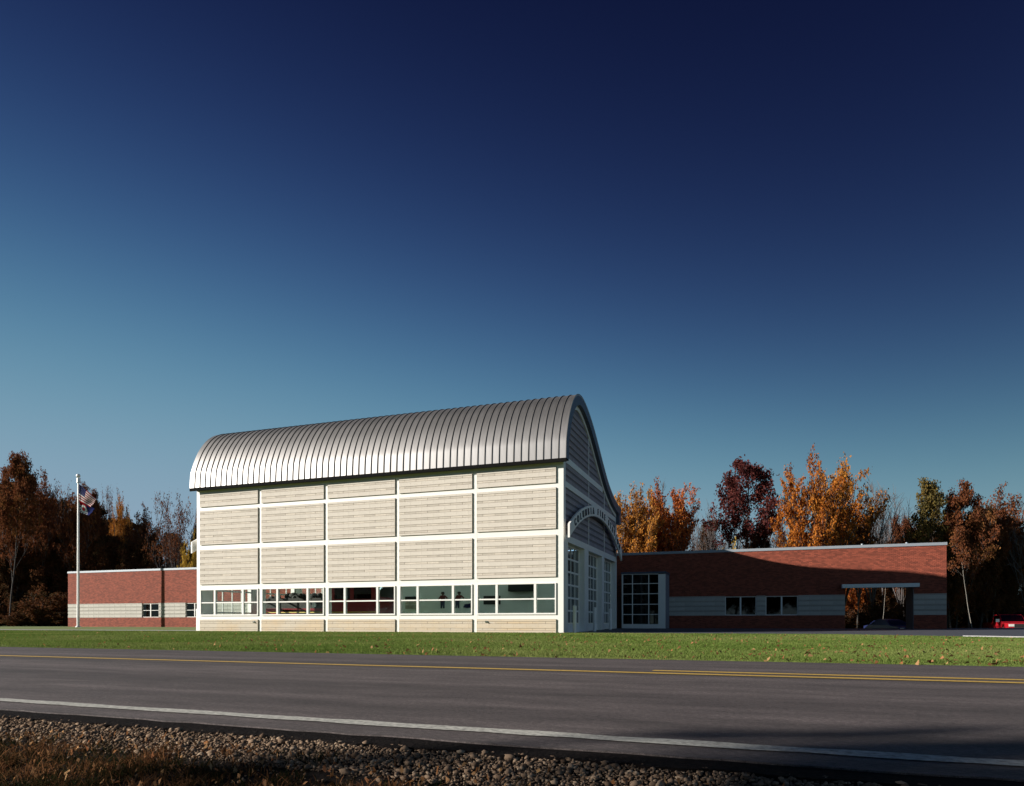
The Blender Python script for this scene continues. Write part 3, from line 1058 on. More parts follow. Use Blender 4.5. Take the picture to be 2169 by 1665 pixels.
# ------------------------------------------------------------------ flagpole and flags
PX, PY = -43.75, 11.7
gz = ground_z(PX, PY)
fp = thing('flagpole', 'tall white metal flagpole standing before the left brick wall', 'flagpole', (PX, PY, gz))
mb = MB(); mb.cyl((0, 0, -0.1), (0, 0, 11.75), 0.115, 0.06, 20); mb.build('pole', M['alu'], fp, local=True)
mb = MB(); mb.ball((0, 0, 12.25), 0.16, 16); mb.cyl((0, 0, 12.05), (0, 0, 12.12), 0.05, n=10); mb.build('finial_ball', M['alu'], fp, local=True)
mb = MB(); mb.cyl((0, 0, 11.7), (0, 0, 12.06), 0.13, 0.10, 16); mb.build('pulley_cap', M['alu'], fp, local=True)
mb = MB(); mb.cyl((0, 0, -0.02), (0, 0, 0.10), 0.24, 0.15, 20); mb.build('base_collar', M['alu'], fp, local=True)
mb = MB(); mb.cyl((0.13, -0.05, 0.9), (0.10, -0.05, 11.9), 0.008, n=5); mb.build('halyard', M['cloth_white'], fp, local=True)


def flag_surface(top, hoist, flyv, amp, nx, ny, colour, seed):
    """draped cloth: hoist edge runs down the pole, the fly hangs out and down; the cloth follows camera-right (CT,ST)"""
    mb = MB()
    vs = []
    for j in range(ny + 1):
        for i in range(nx + 1):
            s, h = i / nx, j / ny
            x = flyv[0] * s - 0.33 * h * s * flyv[0]
            z = top - hoist * h * (1 - 0.5 * s) + flyv[1] * s
            y = amp * math.sin(s * 7 + h * 2.2 + seed) * s + amp * 0.6 * math.sin(h * 9 + s * 3) * s
            vs.append((x * CT - y * ST, x * ST + y * CT, z))
    for j in range(ny):
        for i in range(nx):
            m = colour((i + .5) / nx, (j + .5) / ny)
            if m is None: continue
            a = j * (nx + 1) + i
            mb.add([vs[a], vs[a + 1], vs[a + nx + 2], vs[a + nx + 1]], [(0, 3, 2, 1)], m, True)
    return mb, vs


def us_col(s, h):
    if s < 0.42 and h < 7 / 13.0: return 2
    return 0 if int(h * 13) % 2 == 0 else 1


f1 = thing('national_flag', 'red and white striped flag with a blue canton on the flagpole', 'flag', (PX + 0.09, PY - 0.03, gz))
mb, vs = flag_surface(11.6, 1.4, (1.42, -1.2), 0.06, 40, 52, us_col, 0.4)
fl_o = mb.build('flag_cloth', [M['cloth_red'], M['cloth_white'], M['cloth_blue']], f1, local=True)
st = MB()
for r_ in range(9):
    for c_ in range(6 if r_ % 2 == 0 else 5):
        s = (0.035 + c_ * 0.065 + (0 if r_ % 2 == 0 else 0.033)); h = (0.03 + r_ * 0.057)
        i, j = int(s * 40), int(h * 52)
        p = Vector(vs[j * 41 + i])
        for off in (-0.008, 0.008):
            pts = []
            for k in range(10):
                rr = 0.016 if k % 2 == 0 else 0.007
                an = math.pi / 2 + k * math.pi / 5
                dx, dz = rr * math.cos(an), rr * math.sin(an)
                pts.append((p.x + dx * CT - off * ST * -1, p.y + dx * ST + off * CT, p.z + dz))
            st.add(pts, [tuple(range(10))])
st.build('stars', M['cloth_white'], f1, local=True)


def oh_col(s, h):
    if s > 0.72 and abs(h - 0.5) < (s - 0.72) * 0.9: return None      # swallowtail
    d = math.hypot((s - 0.30) * 1.5, (h - 0.5))
    if d < 0.13: return 0
    if d < 0.27: return 1
    if abs(h - 0.5) < 0.5 - s * 1.0: return 2
    return 0 if int(h * 5) % 2 == 0 else 1


def oh_draped(s, h):
    # the lower flag shows a red field, a white disc with a red centre and a blue end
    d = math.hypot((s - 0.34) * 1.25, (h - 0.62))
    if d < 0.15: return 0
    if d < 0.30: return 1
    if s + (1 - h) * 0.4 > 0.78: return 2
    if h < 0.45: return 0
    return 1 if (int((s + h) * 9) % 2 == 0) else 2


f2 = thing('state_flag', 'lower flag with a white ring and blue end below the striped flag', 'flag', (PX + 0.09, PY + 0.05, gz))
mb, vs = flag_surface(10.45, 1.15, (1.2, -0.85), 0.06, 44, 44, oh_draped, 1.7)
mb.build('flag_cloth', [M['cloth_red'], M['cloth_white'], M['cloth_blue']], f2, local=True)

# ------------------------------------------------------------------ vehicles
def wheel(parent, x, y, z, r, w, side):
    mb = MB()
    mb.cyl((x, y - w / 2, z), (x, y + w / 2, z), r, n=28)
    t = mb.build('wheel', M['rubber'], parent, local=True)
    mb = MB()
    ys = y + side * (w / 2 + 0.006)
    mb.cyl((x, y, z), (x, ys, z), r * 0.62, n=24); mb.cyl((x, ys - 0.001, z), (x, ys + side * 0.03, z), r * 0.2, n=12)
    for k in range(6):
        a = k * math.pi / 3
        mb.cyl((x + r * 0.42 * math.cos(a), ys - 0.001, z + r * 0.42 * math.sin(a)), (x + r * 0.42 * math.cos(a), ys + side * 0.012, z + r * 0.42 * math.sin(a)), r * 0.06, n=8)
    mb.build('rim', M['chrome'], t, local=True)


def arch_outline(x0, x1, zb, zt, wheels, r, hood=None):
    """side outline of a body with round wheel openings along its lower edge, starting bottom left going right"""
    pts = [(x0, zb)]
    for wx in wheels:
        pts.append((wx - r, zb))
        for k in range(1, 8):
            a = math.pi - math.pi * k / 8
            pts.append((wx + r * math.cos(a), zb + r * math.sin(a) * 1.0))
        pts.append((wx + r, zb))
    pts.append((x1, zb))
    return pts


def fill_sides(mb, pts, y0, y1, m):
    """prism with a concave outline: faces triangulated by bmesh"""
    bm = bmesh.new()
    a = [bm.verts.new((p[0], y0, p[1])) for p in pts]
    b = [bm.verts.new((p[0], y1, p[1])) for p in pts]
    n = len(pts)
    bm.faces.new(a); bm.faces.new(list(reversed(b)))
    for i in range(n):
        bm.faces.new((a[(i + 1) % n], a[i], b[i], b[(i + 1) % n]))
    bmesh.ops.triangulate(bm, faces=[f for f in bm.faces if len(f.verts) > 4])
    bm.verts.index_update()
    mb.add([v.co[:] for v in bm.verts], [[v.index for v in f.verts] for f in bm.faces], m)
    bm.free()


# fire engine inside the hall, nose to the right
eng = thing('fire_engine', 'red fire engine parked inside behind the ribbon windows', 'fire engine', (-15.3, 4.9, 0.02))
hw = 1.2
pts = arch_outline(-3.9, 3.9, 0.45, 1.55, [-2.2, 2.3], 0.58) + [(3.9, 1.25), (-3.9, 1.25)]
mb = MB(); fill_sides(mb, pts, -hw, hw, 0); mb.build('body', M['dark_red'], eng, local=True)
mb = MB(); mb.box(-3.9, 0.2, -hw, hw, 1.252, 1.70); mb.build('pump_body', M['hose'], eng, local=True)
mb = MB()
cabp = [(0.9, 1.252), (3.85, 1.252), (3.95, 1.75), (3.55, 2.75), (0.9, 2.85)]
mb.prism(cabp, -hw + 0.02, hw - 0.02); mb.build('cab', M['dark_red'], eng, local=True)
for sy in (-1, 1):
    for a, b in ((1.1, 2.1), (2.35, 3.45)):
        mb = MB(); y = sy * (hw - 0.012)
        mb.box(a, b, min(y, y - sy * 0.01), max(y, y - sy * 0.01), 1.75, 2.5); mb.build('cab_window', M['glass_dark'], eng, local=True)
mb = MB(); mb.add([(3.96, -1.0, 1.85), (3.96, 1.0, 1.85), (3.63, 1.0, 2.65), (3.63, -1.0, 2.65)], [(0, 1, 2, 3)]); mb.build('windscreen', M['glass_dark'], eng, local=True)
mb = MB()
r = random.Random(4)
for k in range(26):
    x = -3.7 + 0.14 * k
    mb.ball((x, r.uniform(-0.9, 0.9), 1.78 + r.uniform(0, 0.25)), r.uniform(0.18, 0.3), 8)
mb.box(-3.8, 0.15, -1.0, 1.0, 1.70, 1.85)
mb.build('hose_bed', M['hose'], eng, local=True)
mb = MB(); mb.box(3.0, 3.3, -0.8, 0.8, 2.78, 2.95); mb.build('light_bar', M['dark_red'], eng, local=True)
mb = MB(); mb.box(3.9, 4.15, -hw, hw, 0.5, 0.75); mb.build('bumper', M['chrome'], eng, local=True)
mb = MB(); mb.box(-3.9, 3.85, -hw - 0.004, -hw, 1.0, 1.05); mb.build('gold_stripe', M['gold'], eng, local=True)
for x in (-2.2, 2.3):
    for sy in (-1, 1):
        wheel(eng, x, sy * (hw - 0.17), 0.5, 0.5, 0.3, sy)


def hose_reel():
    mb = MB(); mb.cyl((-0.2, -hw - 0.05, 1.45), (-0.2, -hw, 1.45), 0.14, n=16)
    mb.build('gauge', M['chrome'], eng, local=True)


hose_reel()


# things hung on the rear wall of the hall
def wall_board(label, name, cat, u, z, w, h, m):
    mb = MB(); mb.box(u - w / 2, u + w / 2, 11.86, 11.90, z - h / 2, z + h / 2)
    o = mb.build(name, M[m]); return tag(o, label, cat)


wall_board('black board on the white inner wall behind the right window', 'notice_board', 'board', -7.9, 1.9, 1.15, 0.55, 'dark')
mb = MB(); mb.box(-6.6, -5.1, 11.3, 11.88, 2.42, 2.95); mb.box(-6.2, -5.5, 11.5, 11.88, 2.95, 3.3)
tag(mb.build('unit_heater', M['dark']), 'dark heater box high behind the right window', 'heater')
rk = thing('document_rack', 'small rack of papers on the wall behind the fourth window', 'rack', (-13.7, 11.86, 1.7))
mb = MB(); mb.box(-0.42, 0.42, -0.04, 0.04, 0.28, 0.5); mb.build('shelf', M['dark'], rk, local=True)
for i in range(3):
    for j in range(2):
        mb = MB(); mb.box(-0.4 + i * 0.28, -0.16 + i * 0.28, -0.03, 0.03, -0.32 + j * 0.29, -0.07 + j * 0.29); mb.build('paper', M['block_thin'] if (i + j) % 2 else M['pale'], rk, local=True)


M['fig_blue'] = mat('figure_blue', (0.035, 0.05, 0.10), 0.8)
M['fig_red'] = mat('figure_red', (0.16, 0.03, 0.03), 0.8)
M['fig_skin'] = mat('figure_skin', (0.16, 0.10, 0.07), 0.8)
def cutout(u, label, lean):
    c = thing('wall_figure', label, 'wall figure', (u, 11.88, 1.4), 'painted cut-out firefighters on the inner wall')
    mb = MB(); mb.prism([(-0.12, 0), (-0.02, 0), (0.02, 0.3), (0.06, 0), (0.16, 0), (0.17, 0.45), (-0.12, 0.45)], -0.02, 0.01)
    mb.build('trousers', M['fig_blue'], c, local=True)
    mb = MB(); mb.prism([(-0.13 , 0.452), (0.17, 0.452), (0.2 + lean, 0.75), (0.36 + lean, 0.62), (0.4 + lean, 0.68), (0.2 + lean, 0.85), (-0.12 + lean, 0.85), (-0.3 + lean, 0.6), (-0.25 + lean, 0.55), (-0.12 + lean, 0.7)], -0.02, 0.01)
    mb.build('jacket', M['fig_red'], c, local=True)
    mb = MB(); mb.cyl((0.04 + lean, -0.02, 0.94), (0.04 + lean, 0.01, 0.94), 0.09, n=14); mb.build('head', M['fig_skin'], c, local=True)
    mb = MB(); mb.prism([(-0.1 + lean, 0.97), (0.18 + lean, 0.97), (0.12 + lean, 1.08), (-0.04 + lean, 1.08)], -0.03, 0.0); mb.build('helmet', M['hose'], c, local=True)


cutout(-11.4, 'painted figure in red jacket and blue trousers standing upright', 0.0)
cutout(-10.35, 'painted figure in red jacket leaning beside the upright one', 0.12)
mb = MB(); mb.prism([(-9.9, 1.45), (-9.62, 1.4), (-9.3, 1.45), (-9.3, 1.75), (-9.5, 1.68), (-9.8, 1.66)], 11.87, 11.9)
tag(mb.build('wall_emblem', M['cloth_blue']), 'blue cut-out shape on the inner wall right of the figures', 'emblem')


# red pickup at the far right
tx, ty = spot(2137, 61.0)
heading = math.atan2(-CT * 0.966 - ST * 0.26, ST * 0.966 - CT * 0.26)      # nose towards the road
pk = thing('pickup_truck', 'red pickup truck parked in front of the trees', 'truck', (tx, ty, ground_z(tx, ty)), None, heading)
hw = 0.98
pts = arch_outline(-2.9, 2.45, 0.42, 1.0, [-1.75, 1.55], 0.44) + [(2.5, 0.7), (2.42, 1.06), (0.95, 1.15), (-2.9, 1.12)]
mb = MB(); fill_sides(mb, pts, -hw, hw, 0); mb.build('body', M['red'], pk, local=True)
mb = MB()
n0 = [(-1.05, -hw + 0.03, 1.13), (0.98, -hw + 0.03, 1.152), (0.98, hw - 0.03, 1.152), (-1.05, hw - 0.03, 1.13)]
n1 = [(-0.9, -hw + 0.16, 1.80), (0.30, -hw + 0.16, 1.82), (0.30, hw - 0.16, 1.82), (-0.9, hw - 0.16, 1.80)]
mb.add(n0 + n1, [(4, 5, 6, 7), (0, 1, 5, 4), (1, 2, 6, 5), (2, 3, 7, 6), (3, 0, 4, 7)])
mb.build('cab', M['red'], pk, local=True)
mb = MB(); mb.add([(0.945, -hw + 0.11, 1.20), (0.945, hw - 0.11, 1.20), (0.365, hw - 0.20, 1.765), (0.365, -hw + 0.20, 1.765)], [(0, 1, 2, 3)])
o = mb.build('windscreen', M['glass_dark'], pk, local=True); o.location = (0.012, 0, 0.012)
for sy in (-1, 1):
    mb = MB(); y0 = sy * (hw - 0.04); y1 = sy * (hw - 0.15)
    mb.add([(-0.75, y0, 1.22), (0.72, y0, 1.22), (0.24, y1, 1.74), (-0.75, y1, 1.74)], [(0, 1, 2, 3)])
    o = mb.build('side_window', M['glass_dark'], pk, local=True); o.location = (0, sy * 0.012, 0)
    mb = MB(); mb.box(0.62, 0.78, min(sy * (hw + 0.02), sy * (hw + 0.30)), max(sy * (hw + 0.02), sy * (hw + 0.30)), 1.16, 1.42); mb.build('mirror', M['chrome'], pk, local=True)
    mb = MB(); y = sy * 0.74
    mb.box(2.44, 2.53, y - 0.19, y + 0.19, 0.78, 0.98); mb.build('headlight', M['cloth_white'], pk, local=True)
mb = MB()
for k in range(4): mb.box(2.455, 2.52, -0.53, 0.53, 0.70 + k * 0.08, 0.74 + k * 0.08)
mb.box(2.45, 2.5, -0.53, 0.53, 0.68, 1.0)
mb.build('grille', M['dark'], pk, local=True)
for y in (-0.545, 0.525):
    mb = MB(); mb.box(2.46, 2.535, y, y + 0.03, 0.68, 1.0); mb.build('grille_trim', M['chrome'], pk, local=True)
mb = MB(); mb.box(2.42, 2.62, -hw, hw, 0.46, 0.64); mb.build('bumper', M['chrome'], pk, local=True)
mb = MB(); mb.box(-2.85, -1.1, -hw + 0.08, hw - 0.08, 1.121, 1.13); mb.build('bed', M['dark'], pk, local=True)
for x in (-1.75, 1.55):
    for sy in (-1, 1):
        wheel(pk, x, sy * (hw - 0.13), 0.38, 0.38, 0.24, sy)

# dark blue car seen through the gateway
tx, ty = spot(1887, 55.0)
heading = math.atan2(-CT * 0.99 + ST * 0.1, ST * 0.99 + CT * 0.1)
bc = thing('parked_car', 'dark blue car seen through the gateway in the brick wing', 'car', (tx, ty, ground_z(tx, ty) - 0.05), None, heading)
hw = 0.88
pts = arch_outline(-2.2, 2.2, 0.3, 0.8, [-1.35, 1.35], 0.36) + [(2.25, 0.6), (2.1, 0.82), (1.0, 0.95), (-1.6, 0.98), (-2.2, 0.9)]
mb = MB(); fill_sides(mb, pts, -hw, hw, 0); mb.build('body', M['navy'], bc, local=True)
mb = MB()
sec = [(1.05, 0.94), (0.45, 1.32), (0.1, 1.42), (-0.7, 1.42), (-1.1, 1.32), (-1.65, 0.96)]
vs = []
for (x, z) in sec:
    k = (z - 0.94) / 0.48
    for y in (-1, -0.6, 0, 0.6, 1):
        yy = y * (hw - 0.05 - 0.17 * k)
        vs.append((x, yy, z + 0.03 * (1 - y * y) * k))
fs_ = []
for i in range(5):
    for j in range(4):
        fs_.append((i * 5 + j, i * 5 + j + 1, (i + 1) * 5 + j + 1, (i + 1) * 5 + j))
mb.add(vs, fs_, 0, True)
mb.add([vs[i * 5] for i in range(6)], [(0, 1, 2, 3, 4, 5)]); mb.add([vs[i * 5 + 4] for i in range(6)], [(5, 4, 3, 2, 1, 0)])
mb.build('cabin', M['navy'], bc, local=True)
mb = MB(); mb.add([(1.02, -0.7, 0.98), (1.02, 0.7, 0.98), (0.5, 0.6, 1.31), (0.5, -0.6, 1.31)], [(0, 1, 2, 3)])
o = mb.build('windscreen', M['glass_dark'], bc, local=True); o.location = (0.02, 0, 0.03)
for x in (-1.35, 1.35):
    for sy in (-1, 1):
        wheel(bc, x, sy * (hw - 0.11), 0.31, 0.31, 0.2, sy)
for sy in (-1, 1):
    mb = MB(); mb.box(2.12, 2.24, sy * 0.62 - 0.16, sy * 0.62 + 0.16, 0.6, 0.74); mb.build('headlight', M['chrome'], bc, local=True)

# ------------------------------------------------------------------ trees
class Tree:
    def __init__(self, seed):
        self.r = random.Random(seed)
        self.wood = MB()
        self.twig = MB()
        self.lv, self.lf, self.lvar = [], [], []

    def tube(self, pts, r0, r1, n, mb):
        k = len(pts)
        vs = []
        for i, p in enumerate(pts):
            d = (pts[min(i + 1, k - 1)] - pts[max(i - 1, 0)]).normalized()
            t = Vector((0, 0, 1)) if abs(d.z) < 0.9 else Vector((1, 0, 0))
            a = d.cross(t).normalized(); b = d.cross(a)
            r = r0 + (r1 - r0) * i / (k - 1)
            for j in range(n):
                an = 2 * math.pi * j / n
                vs.append(p + (a * math.cos(an) + b * math.sin(an)) * r)
        mb.add(vs, [(i * n + j, (i + 1) * n + j, (i + 1) * n + (j + 1) % n, i * n + (j + 1) % n) for i in range(k - 1) for j in range(n)], 0, n > 3)

    def limb(self, p, d, length, nseg, wob, up):
        r = self.r
        pts = [p.copy()]
        d = d.normalized()
        for i in range(nseg):
            d = (d + Vector((r.gauss(0, wob), r.gauss(0, wob), r.gauss(0, wob) + up))).normalized()
            p = p + d * (length / nseg)
            pts.append(p.copy())
        return pts

    def leaf(self, p, size, var):
        r = self.r
        a = Vector((r.gauss(0, 1), r.gauss(0, 1), r.gauss(0, 0.7))).normalized()
        b = a.orthogonal().normalized()
        b = Matrix.Rotation(r.uniform(0, 6.28), 3, a) @ b
        s = size * r.uniform(0.6, 1.25)
        o = len(self.lv)
        self.lv += [(p + b * s)[:], (p + a * s * 0.55)[:], (p - b * s)[:], (p - a * s * 0.55)[:]]
        self.lf.append((o, o + 1, o + 2, o + 3))
        self.lvar.append(min(0.84, max(0.0, var)))

    def meshes(self, name, wood_mat, twig_mat, leaf_material):
        wm = self.wood.mesh('trunk', [wood_mat])
        cm = bpy.data.meshes.new('crown')
        vs = list(self.twig.v) + self.lv
        off = len(self.twig.v)
        cm.from_pydata(vs, [], self.twig.f + [[i + off for i in f] for f in self.lf])
        cm.materials.append(twig_mat)
        cm.materials.append(leaf_material)
        cm.polygons.foreach_set('material_index', [0] * len(self.twig.f) + [1] * len(self.lf))
        at = cm.attributes.new('var', 'FLOAT', 'FACE')
        at.data.foreach_set('value', [0.0] * len(self.twig.f) + self.lvar)
        cm.update()
        return wm, cm


def rotdir(axis_, ang, az):
    a = axis_.normalized()
    o = a.orthogonal().normalized()
    o = Matrix.Rotation(az, 3, a) @ o
    return (a * math.cos(ang) + o * math.sin(ang)).normalized()


def grow(seed, H, trunk_frac, n_main, main_ang, main_len, up, n_sec, n_ter, leaves_per, leaf_size, spread=0.35,
         leaf_from=0.0, excurrent=False, sec_ang=0.6, ter_len=0.16, trunk_r=0.018, clump=False, patch=0.35, leaf_low=0.0, twig_r=0.0):
    T = Tree(seed)
    r = T.r
    tr = H * trunk_r
    if excurrent:
        tp = T.limb(Vector((0, 0, -0.3)), Vector((r.gauss(0, .03), r.gauss(0, .03), 1)), H * 0.97, 14, 0.035, 0.03)
        T.tube(tp, tr, tr * 0.12, 8, T.wood)
    else:
        tp = T.limb(Vector((0, 0, -0.3)), Vector((r.gauss(0, .05), r.gauss(0, .05), 1)), H * trunk_frac + 0.3, 6, 0.04, 0.02)
        T.tube(tp, tr, tr * 0.75, 8, T.wood)
    mains = []
    for i in range(n_main):
        az = i * 2.4 + r.uniform(-0.4, 0.4)
        if excurrent:
            f = trunk_frac + (0.97 - trunk_frac) * ((i + r.random()) / n_main)
            k = min(len(tp) - 2, int(f * (len(tp) - 1)))
            p = tp[k].lerp(tp[k + 1], f * (len(tp) - 1) - k)
            L_ = H * main_len * (1.05 - 0.75 * (f - trunk_frac) / (1 - trunk_frac)) * r.uniform(0.7, 1.1)
            d = rotdir(Vector((0, 0, 1)), main_ang * r.uniform(0.8, 1.15), az)
            rad = tr * 0.34 * (1.1 - f * 0.8)
        else:
            p = tp[-1] if i else tp[-1]
            p = tp[max(1, len(tp) - 1 - r.choice((0, 0, 1, 2)))]
            q_ = math.sqrt((i + 0.5) / n_main) * 1.2
            L_ = H * main_len * r.uniform(0.90, 1.03) * (1.0 - 0.20 * (q_ / 1.2) ** 2)
            d = rotdir(Vector((0, 0, 1)), main_ang * q_ * r.uniform(0.85, 1.1), az)
            rad = tr * r.uniform(0.38, 0.6)
        pts = T.limb(p, d, L_, 7, 0.07, up)
        T.tube(pts, rad, rad * 0.18, 5, T.wood)
        mains.append((pts, L_, rad))
    for pts, L_, rad in mains:
        for j in range(n_sec):
            f = 0.22 + 0.78 * (j + r.random()) / n_sec
            k = min(len(pts) - 2, int(f * (len(pts) - 1)))
            p = pts[k].lerp(pts[k + 1], f * (len(pts) - 1) - k)
            ax = pts[k + 1] - pts[k]
            d = rotdir(ax, sec_ang * r.uniform(0.6, 1.3), r.uniform(0, 6.28))
            l2 = L_ * spread * (1.15 - 0.6 * f) * r.uniform(0.7, 1.2)
            s = T.limb(p, d, l2, 5, 0.10, up * 1.2)
            T.tube(s, rad * 0.32 + twig_r, rad * 0.08 + twig_r, 3, T.twig)
            pv = r.gauss(0.45, patch * 0.5)                  # colour of this spray
            for q in range(n_ter):
                g = 0.15 + 0.85 * (q + r.random()) / n_ter
                kk = min(len(s) - 2, int(g * (len(s) - 1)))
                pp = s[kk].lerp(s[kk + 1], g * (len(s) - 1) - kk)
                dd = rotdir(s[kk + 1] - s[kk], 0.65 * r.uniform(0.5, 1.3), r.uniform(0, 6.28))
                l3 = H * ter_len * r.uniform(0.35, 1.0) * 0.5
                w = T.limb(pp, dd, l3, 3, 0.14, up * 1.4)
                T.tube(w, rad * 0.10 + 0.004 + twig_r, 0.004 + twig_r * 0.6, 3, T.twig)
                if leaves_per <= 0: continue
                zrel = w[-1].z / H
                keep = 1.0 if zrel > leaf_from else leaf_low
                if r.random() > keep: continue
                for _ in range(leaves_per):
                    f3 = r.uniform(0.7, 1.05) if clump else r.uniform(0.1, 1.08)
                    kk3 = min(2, int(f3 * 3))
                    b = w[kk3].lerp(w[min(kk3 + 1, 3)], f3 * 3 - kk3)
                    j_ = 0.22 if clump else 0.13
                    b = b + Vector((r.gauss(0, j_), r.gauss(0, j_), r.gauss(0, j_ * 0.8)))
                    T.leaf(b, leaf_size, pv + r.gauss(0, 0.12))
    return T


PROTO = {}


def proto(key, wood_mat, leaf_material, **kw):
    T = grow(**kw)
    PROTO[key] = T.meshes(key, M[wood_mat], M['twig'] if wood_mat != 'bark_pale' else M['bark_pale'], leaf_material)


BASE = dict(H=15.0)
maple = dict(H=15, trunk_frac=0.14, n_main=22, main_ang=0.52, main_len=0.74, up=0.030, n_sec=10, n_ter=8, leaves_per=13, leaf_size=0.14, spread=0.30, sec_ang=0.6, ter_len=0.15, trunk_r=0.016)
proto('maple_orange', 'bark', L_ORANGE, seed=11, **maple)
proto('maple_rust', 'bark', L_RUST, seed=12, **{**maple, 'main_ang': 0.36})
proto('maple_gold', 'bark', L_GOLD, seed=13, **{**maple, 'main_ang': 0.46, 'leaves_per': 11, 'leaf_from': 0.2, 'leaf_low': 0.4})
proto('maple_amber', 'bark', L_GOLD, seed=14, **{**maple, 'main_ang': 0.36})
proto('oak_purple', 'bark', L_PURPLE, seed=21, H=15, trunk_frac=0.34, n_main=20, main_ang=0.95, main_len=0.34, up=0.05, n_sec=7, n_ter=6, leaves_per=13, leaf_size=0.15, spread=0.40, excurrent=True, clump=True, leaf_from=0.55, leaf_low=0.10, ter_len=0.11, trunk_r=0.015)
proto('oak_brown', 'bark', L_BROWN, seed=22, H=15, trunk_frac=0.28, n_main=15, main_ang=0.75, main_len=0.52, up=0.05, n_sec=11, n_ter=8, leaves_per=13, leaf_size=0.16, spread=0.4, excurrent=True, clump=True, leaf_from=0.25, leaf_low=0.5, ter_len=0.16, trunk_r=0.011)
proto('oak_brown_b', 'bark', L_BROWN, seed=23, H=15, trunk_frac=0.34, n_main=9, main_ang=0.55, main_len=0.62, up=0.04, n_sec=12, n_ter=8, leaves_per=11, leaf_size=0.16, spread=0.4, clump=True, leaf_from=0.3, leaf_low=0.4, ter_len=0.15, trunk_r=0.011)
proto('oak_dull', 'bark', L_DULL, seed=24, H=15, trunk_frac=0.12, n_main=22, main_ang=0.9, main_len=0.40, up=0.04, n_sec=9, n_ter=7, leaves_per=14, leaf_size=0.2, spread=0.45, excurrent=True, clump=True, ter_len=0.16, trunk_r=0.013)
proto('vase_sparse', 'bark', L_BROWN, seed=25, H=15, trunk_frac=0.22, n_main=10, main_ang=0.5, main_len=0.72, up=0.02, n_sec=12, n_ter=8, leaves_per=4, leaf_size=0.14, spread=0.34, clump=True, leaf_from=0.45, leaf_low=0.2, ter_len=0.15, trunk_r=0.011)
proto('olive_tall', 'bark', L_OLIVE, seed=26, H=15, trunk_frac=0.3, n_main=18, main_ang=0.7, main_len=0.34, up=0.05, n_sec=8, n_ter=6, leaves_per=12, leaf_size=0.16, spread=0.42, excurrent=True, clump=True, leaf_from=0.3, leaf_low=0.3, ter_len=0.13, trunk_r=0.013)
proto('bare', 'twig', L_BROWN, seed=31, H=15, trunk_frac=0.28, n_main=9, main_ang=0.5, main_len=0.70, up=0.05, n_sec=10, n_ter=7, leaves_per=0, leaf_size=0.1, spread=0.40, sec_ang=0.5, ter_len=0.2, trunk_r=0.012, twig_r=0.011)
proto('bare_slim', 'twig', L_BROWN, seed=32, H=15, trunk_frac=0.3, n_main=22, main_ang=0.6, main_len=0.26, up=0.08, n_sec=6, n_ter=5, leaves_per=0, leaf_size=0.1, spread=0.4, excurrent=True, sec_ang=0.5, ter_len=0.14, trunk_r=0.009, twig_r=0.011)
proto('pale_slim', 'bark_pale', L_BROWN, seed=33, H=15, trunk_frac=0.55, n_main=14, main_ang=0.7, main_len=0.24, up=0.05, n_sec=7, n_ter=5, leaves_per=7, leaf_size=0.16, spread=0.4, excurrent=True, clump=True, leaf_from=0.5, leaf_low=0.1, ter_len=0.12, trunk_r=0.0055)
proto('bush_yellow', 'bark', L_YELLOW, seed=41, H=6, trunk_frac=0.06, n_main=9, main_ang=0.8, main_len=0.8, up=0.06, n_sec=9, n_ter=6, leaves_per=10, leaf_size=0.12, spread=0.36, ter_len=0.2, trunk_r=0.012)
proto('evergreen', 'bark', L_GREEN, seed=42, H=10, trunk_frac=0.05, n_main=34, main_ang=1.2, main_len=0.34, up=0.02, n_sec=8, n_ter=6, leaves_per=12, leaf_size=0.16, spread=0.45, excurrent=True, ter_len=0.16, trunk_r=0.014)
proto('thicket', 'twig', L_DULL, seed=43, H=5, trunk_frac=0.04, n_main=14, main_ang=0.9, main_len=0.75, up=0.06, n_sec=9, n_ter=6, leaves_per=6, leaf_size=0.14, spread=0.4, ter_len=0.25, trunk_r=0.008)
PH = {k: 15.0 for k in PROTO}
PH.update(bush_yellow=6.0, evergreen=10.0, thicket=5.0)


def tree(kind, px, depth, top, label, wpx=100, group=None, name='autumn_tree', rz=None, cat='tree', tilt=0.0, xy=None, height=None):
    x, y = xy if xy else spot(px, depth)
    gz = ground_z(x, y)
    H = height if height else CAMZ + (1318.7 - top) / 1473.0 * depth - gz
    s = H / PH[kind]
    wid = wpx / 1473.0 * depth / (PW[kind] * s) if not xy else wpx
    wm, cm = PROTO[kind]
    t = thing(name, label, cat, (x, y, gz - 0.05), group)
    rz = rnd.uniform(0, 6.28) if rz is None else rz
    for nm, me in (('trunk', wm), ('crown', cm)):
        o = put(nm, me, t, (0, 0, 0), (0, tilt, rz))
        o.scale = (s * wid, s * wid, s)
    return t


def mesh_top(kind):
    wm, cm = PROTO[kind]
    zs = np.empty(len(cm.vertices) * 3); cm.vertices.foreach_get('co', zs)
    rad = np.hypot(zs[0::3], zs[1::3])
    return float(np.percentile(zs[2::3], 99.95)), 2 * float(np.percentile(rad, 96))


PW = {}
for k in list(PROTO):
    PH[k], PW[k] = mesh_top(k)

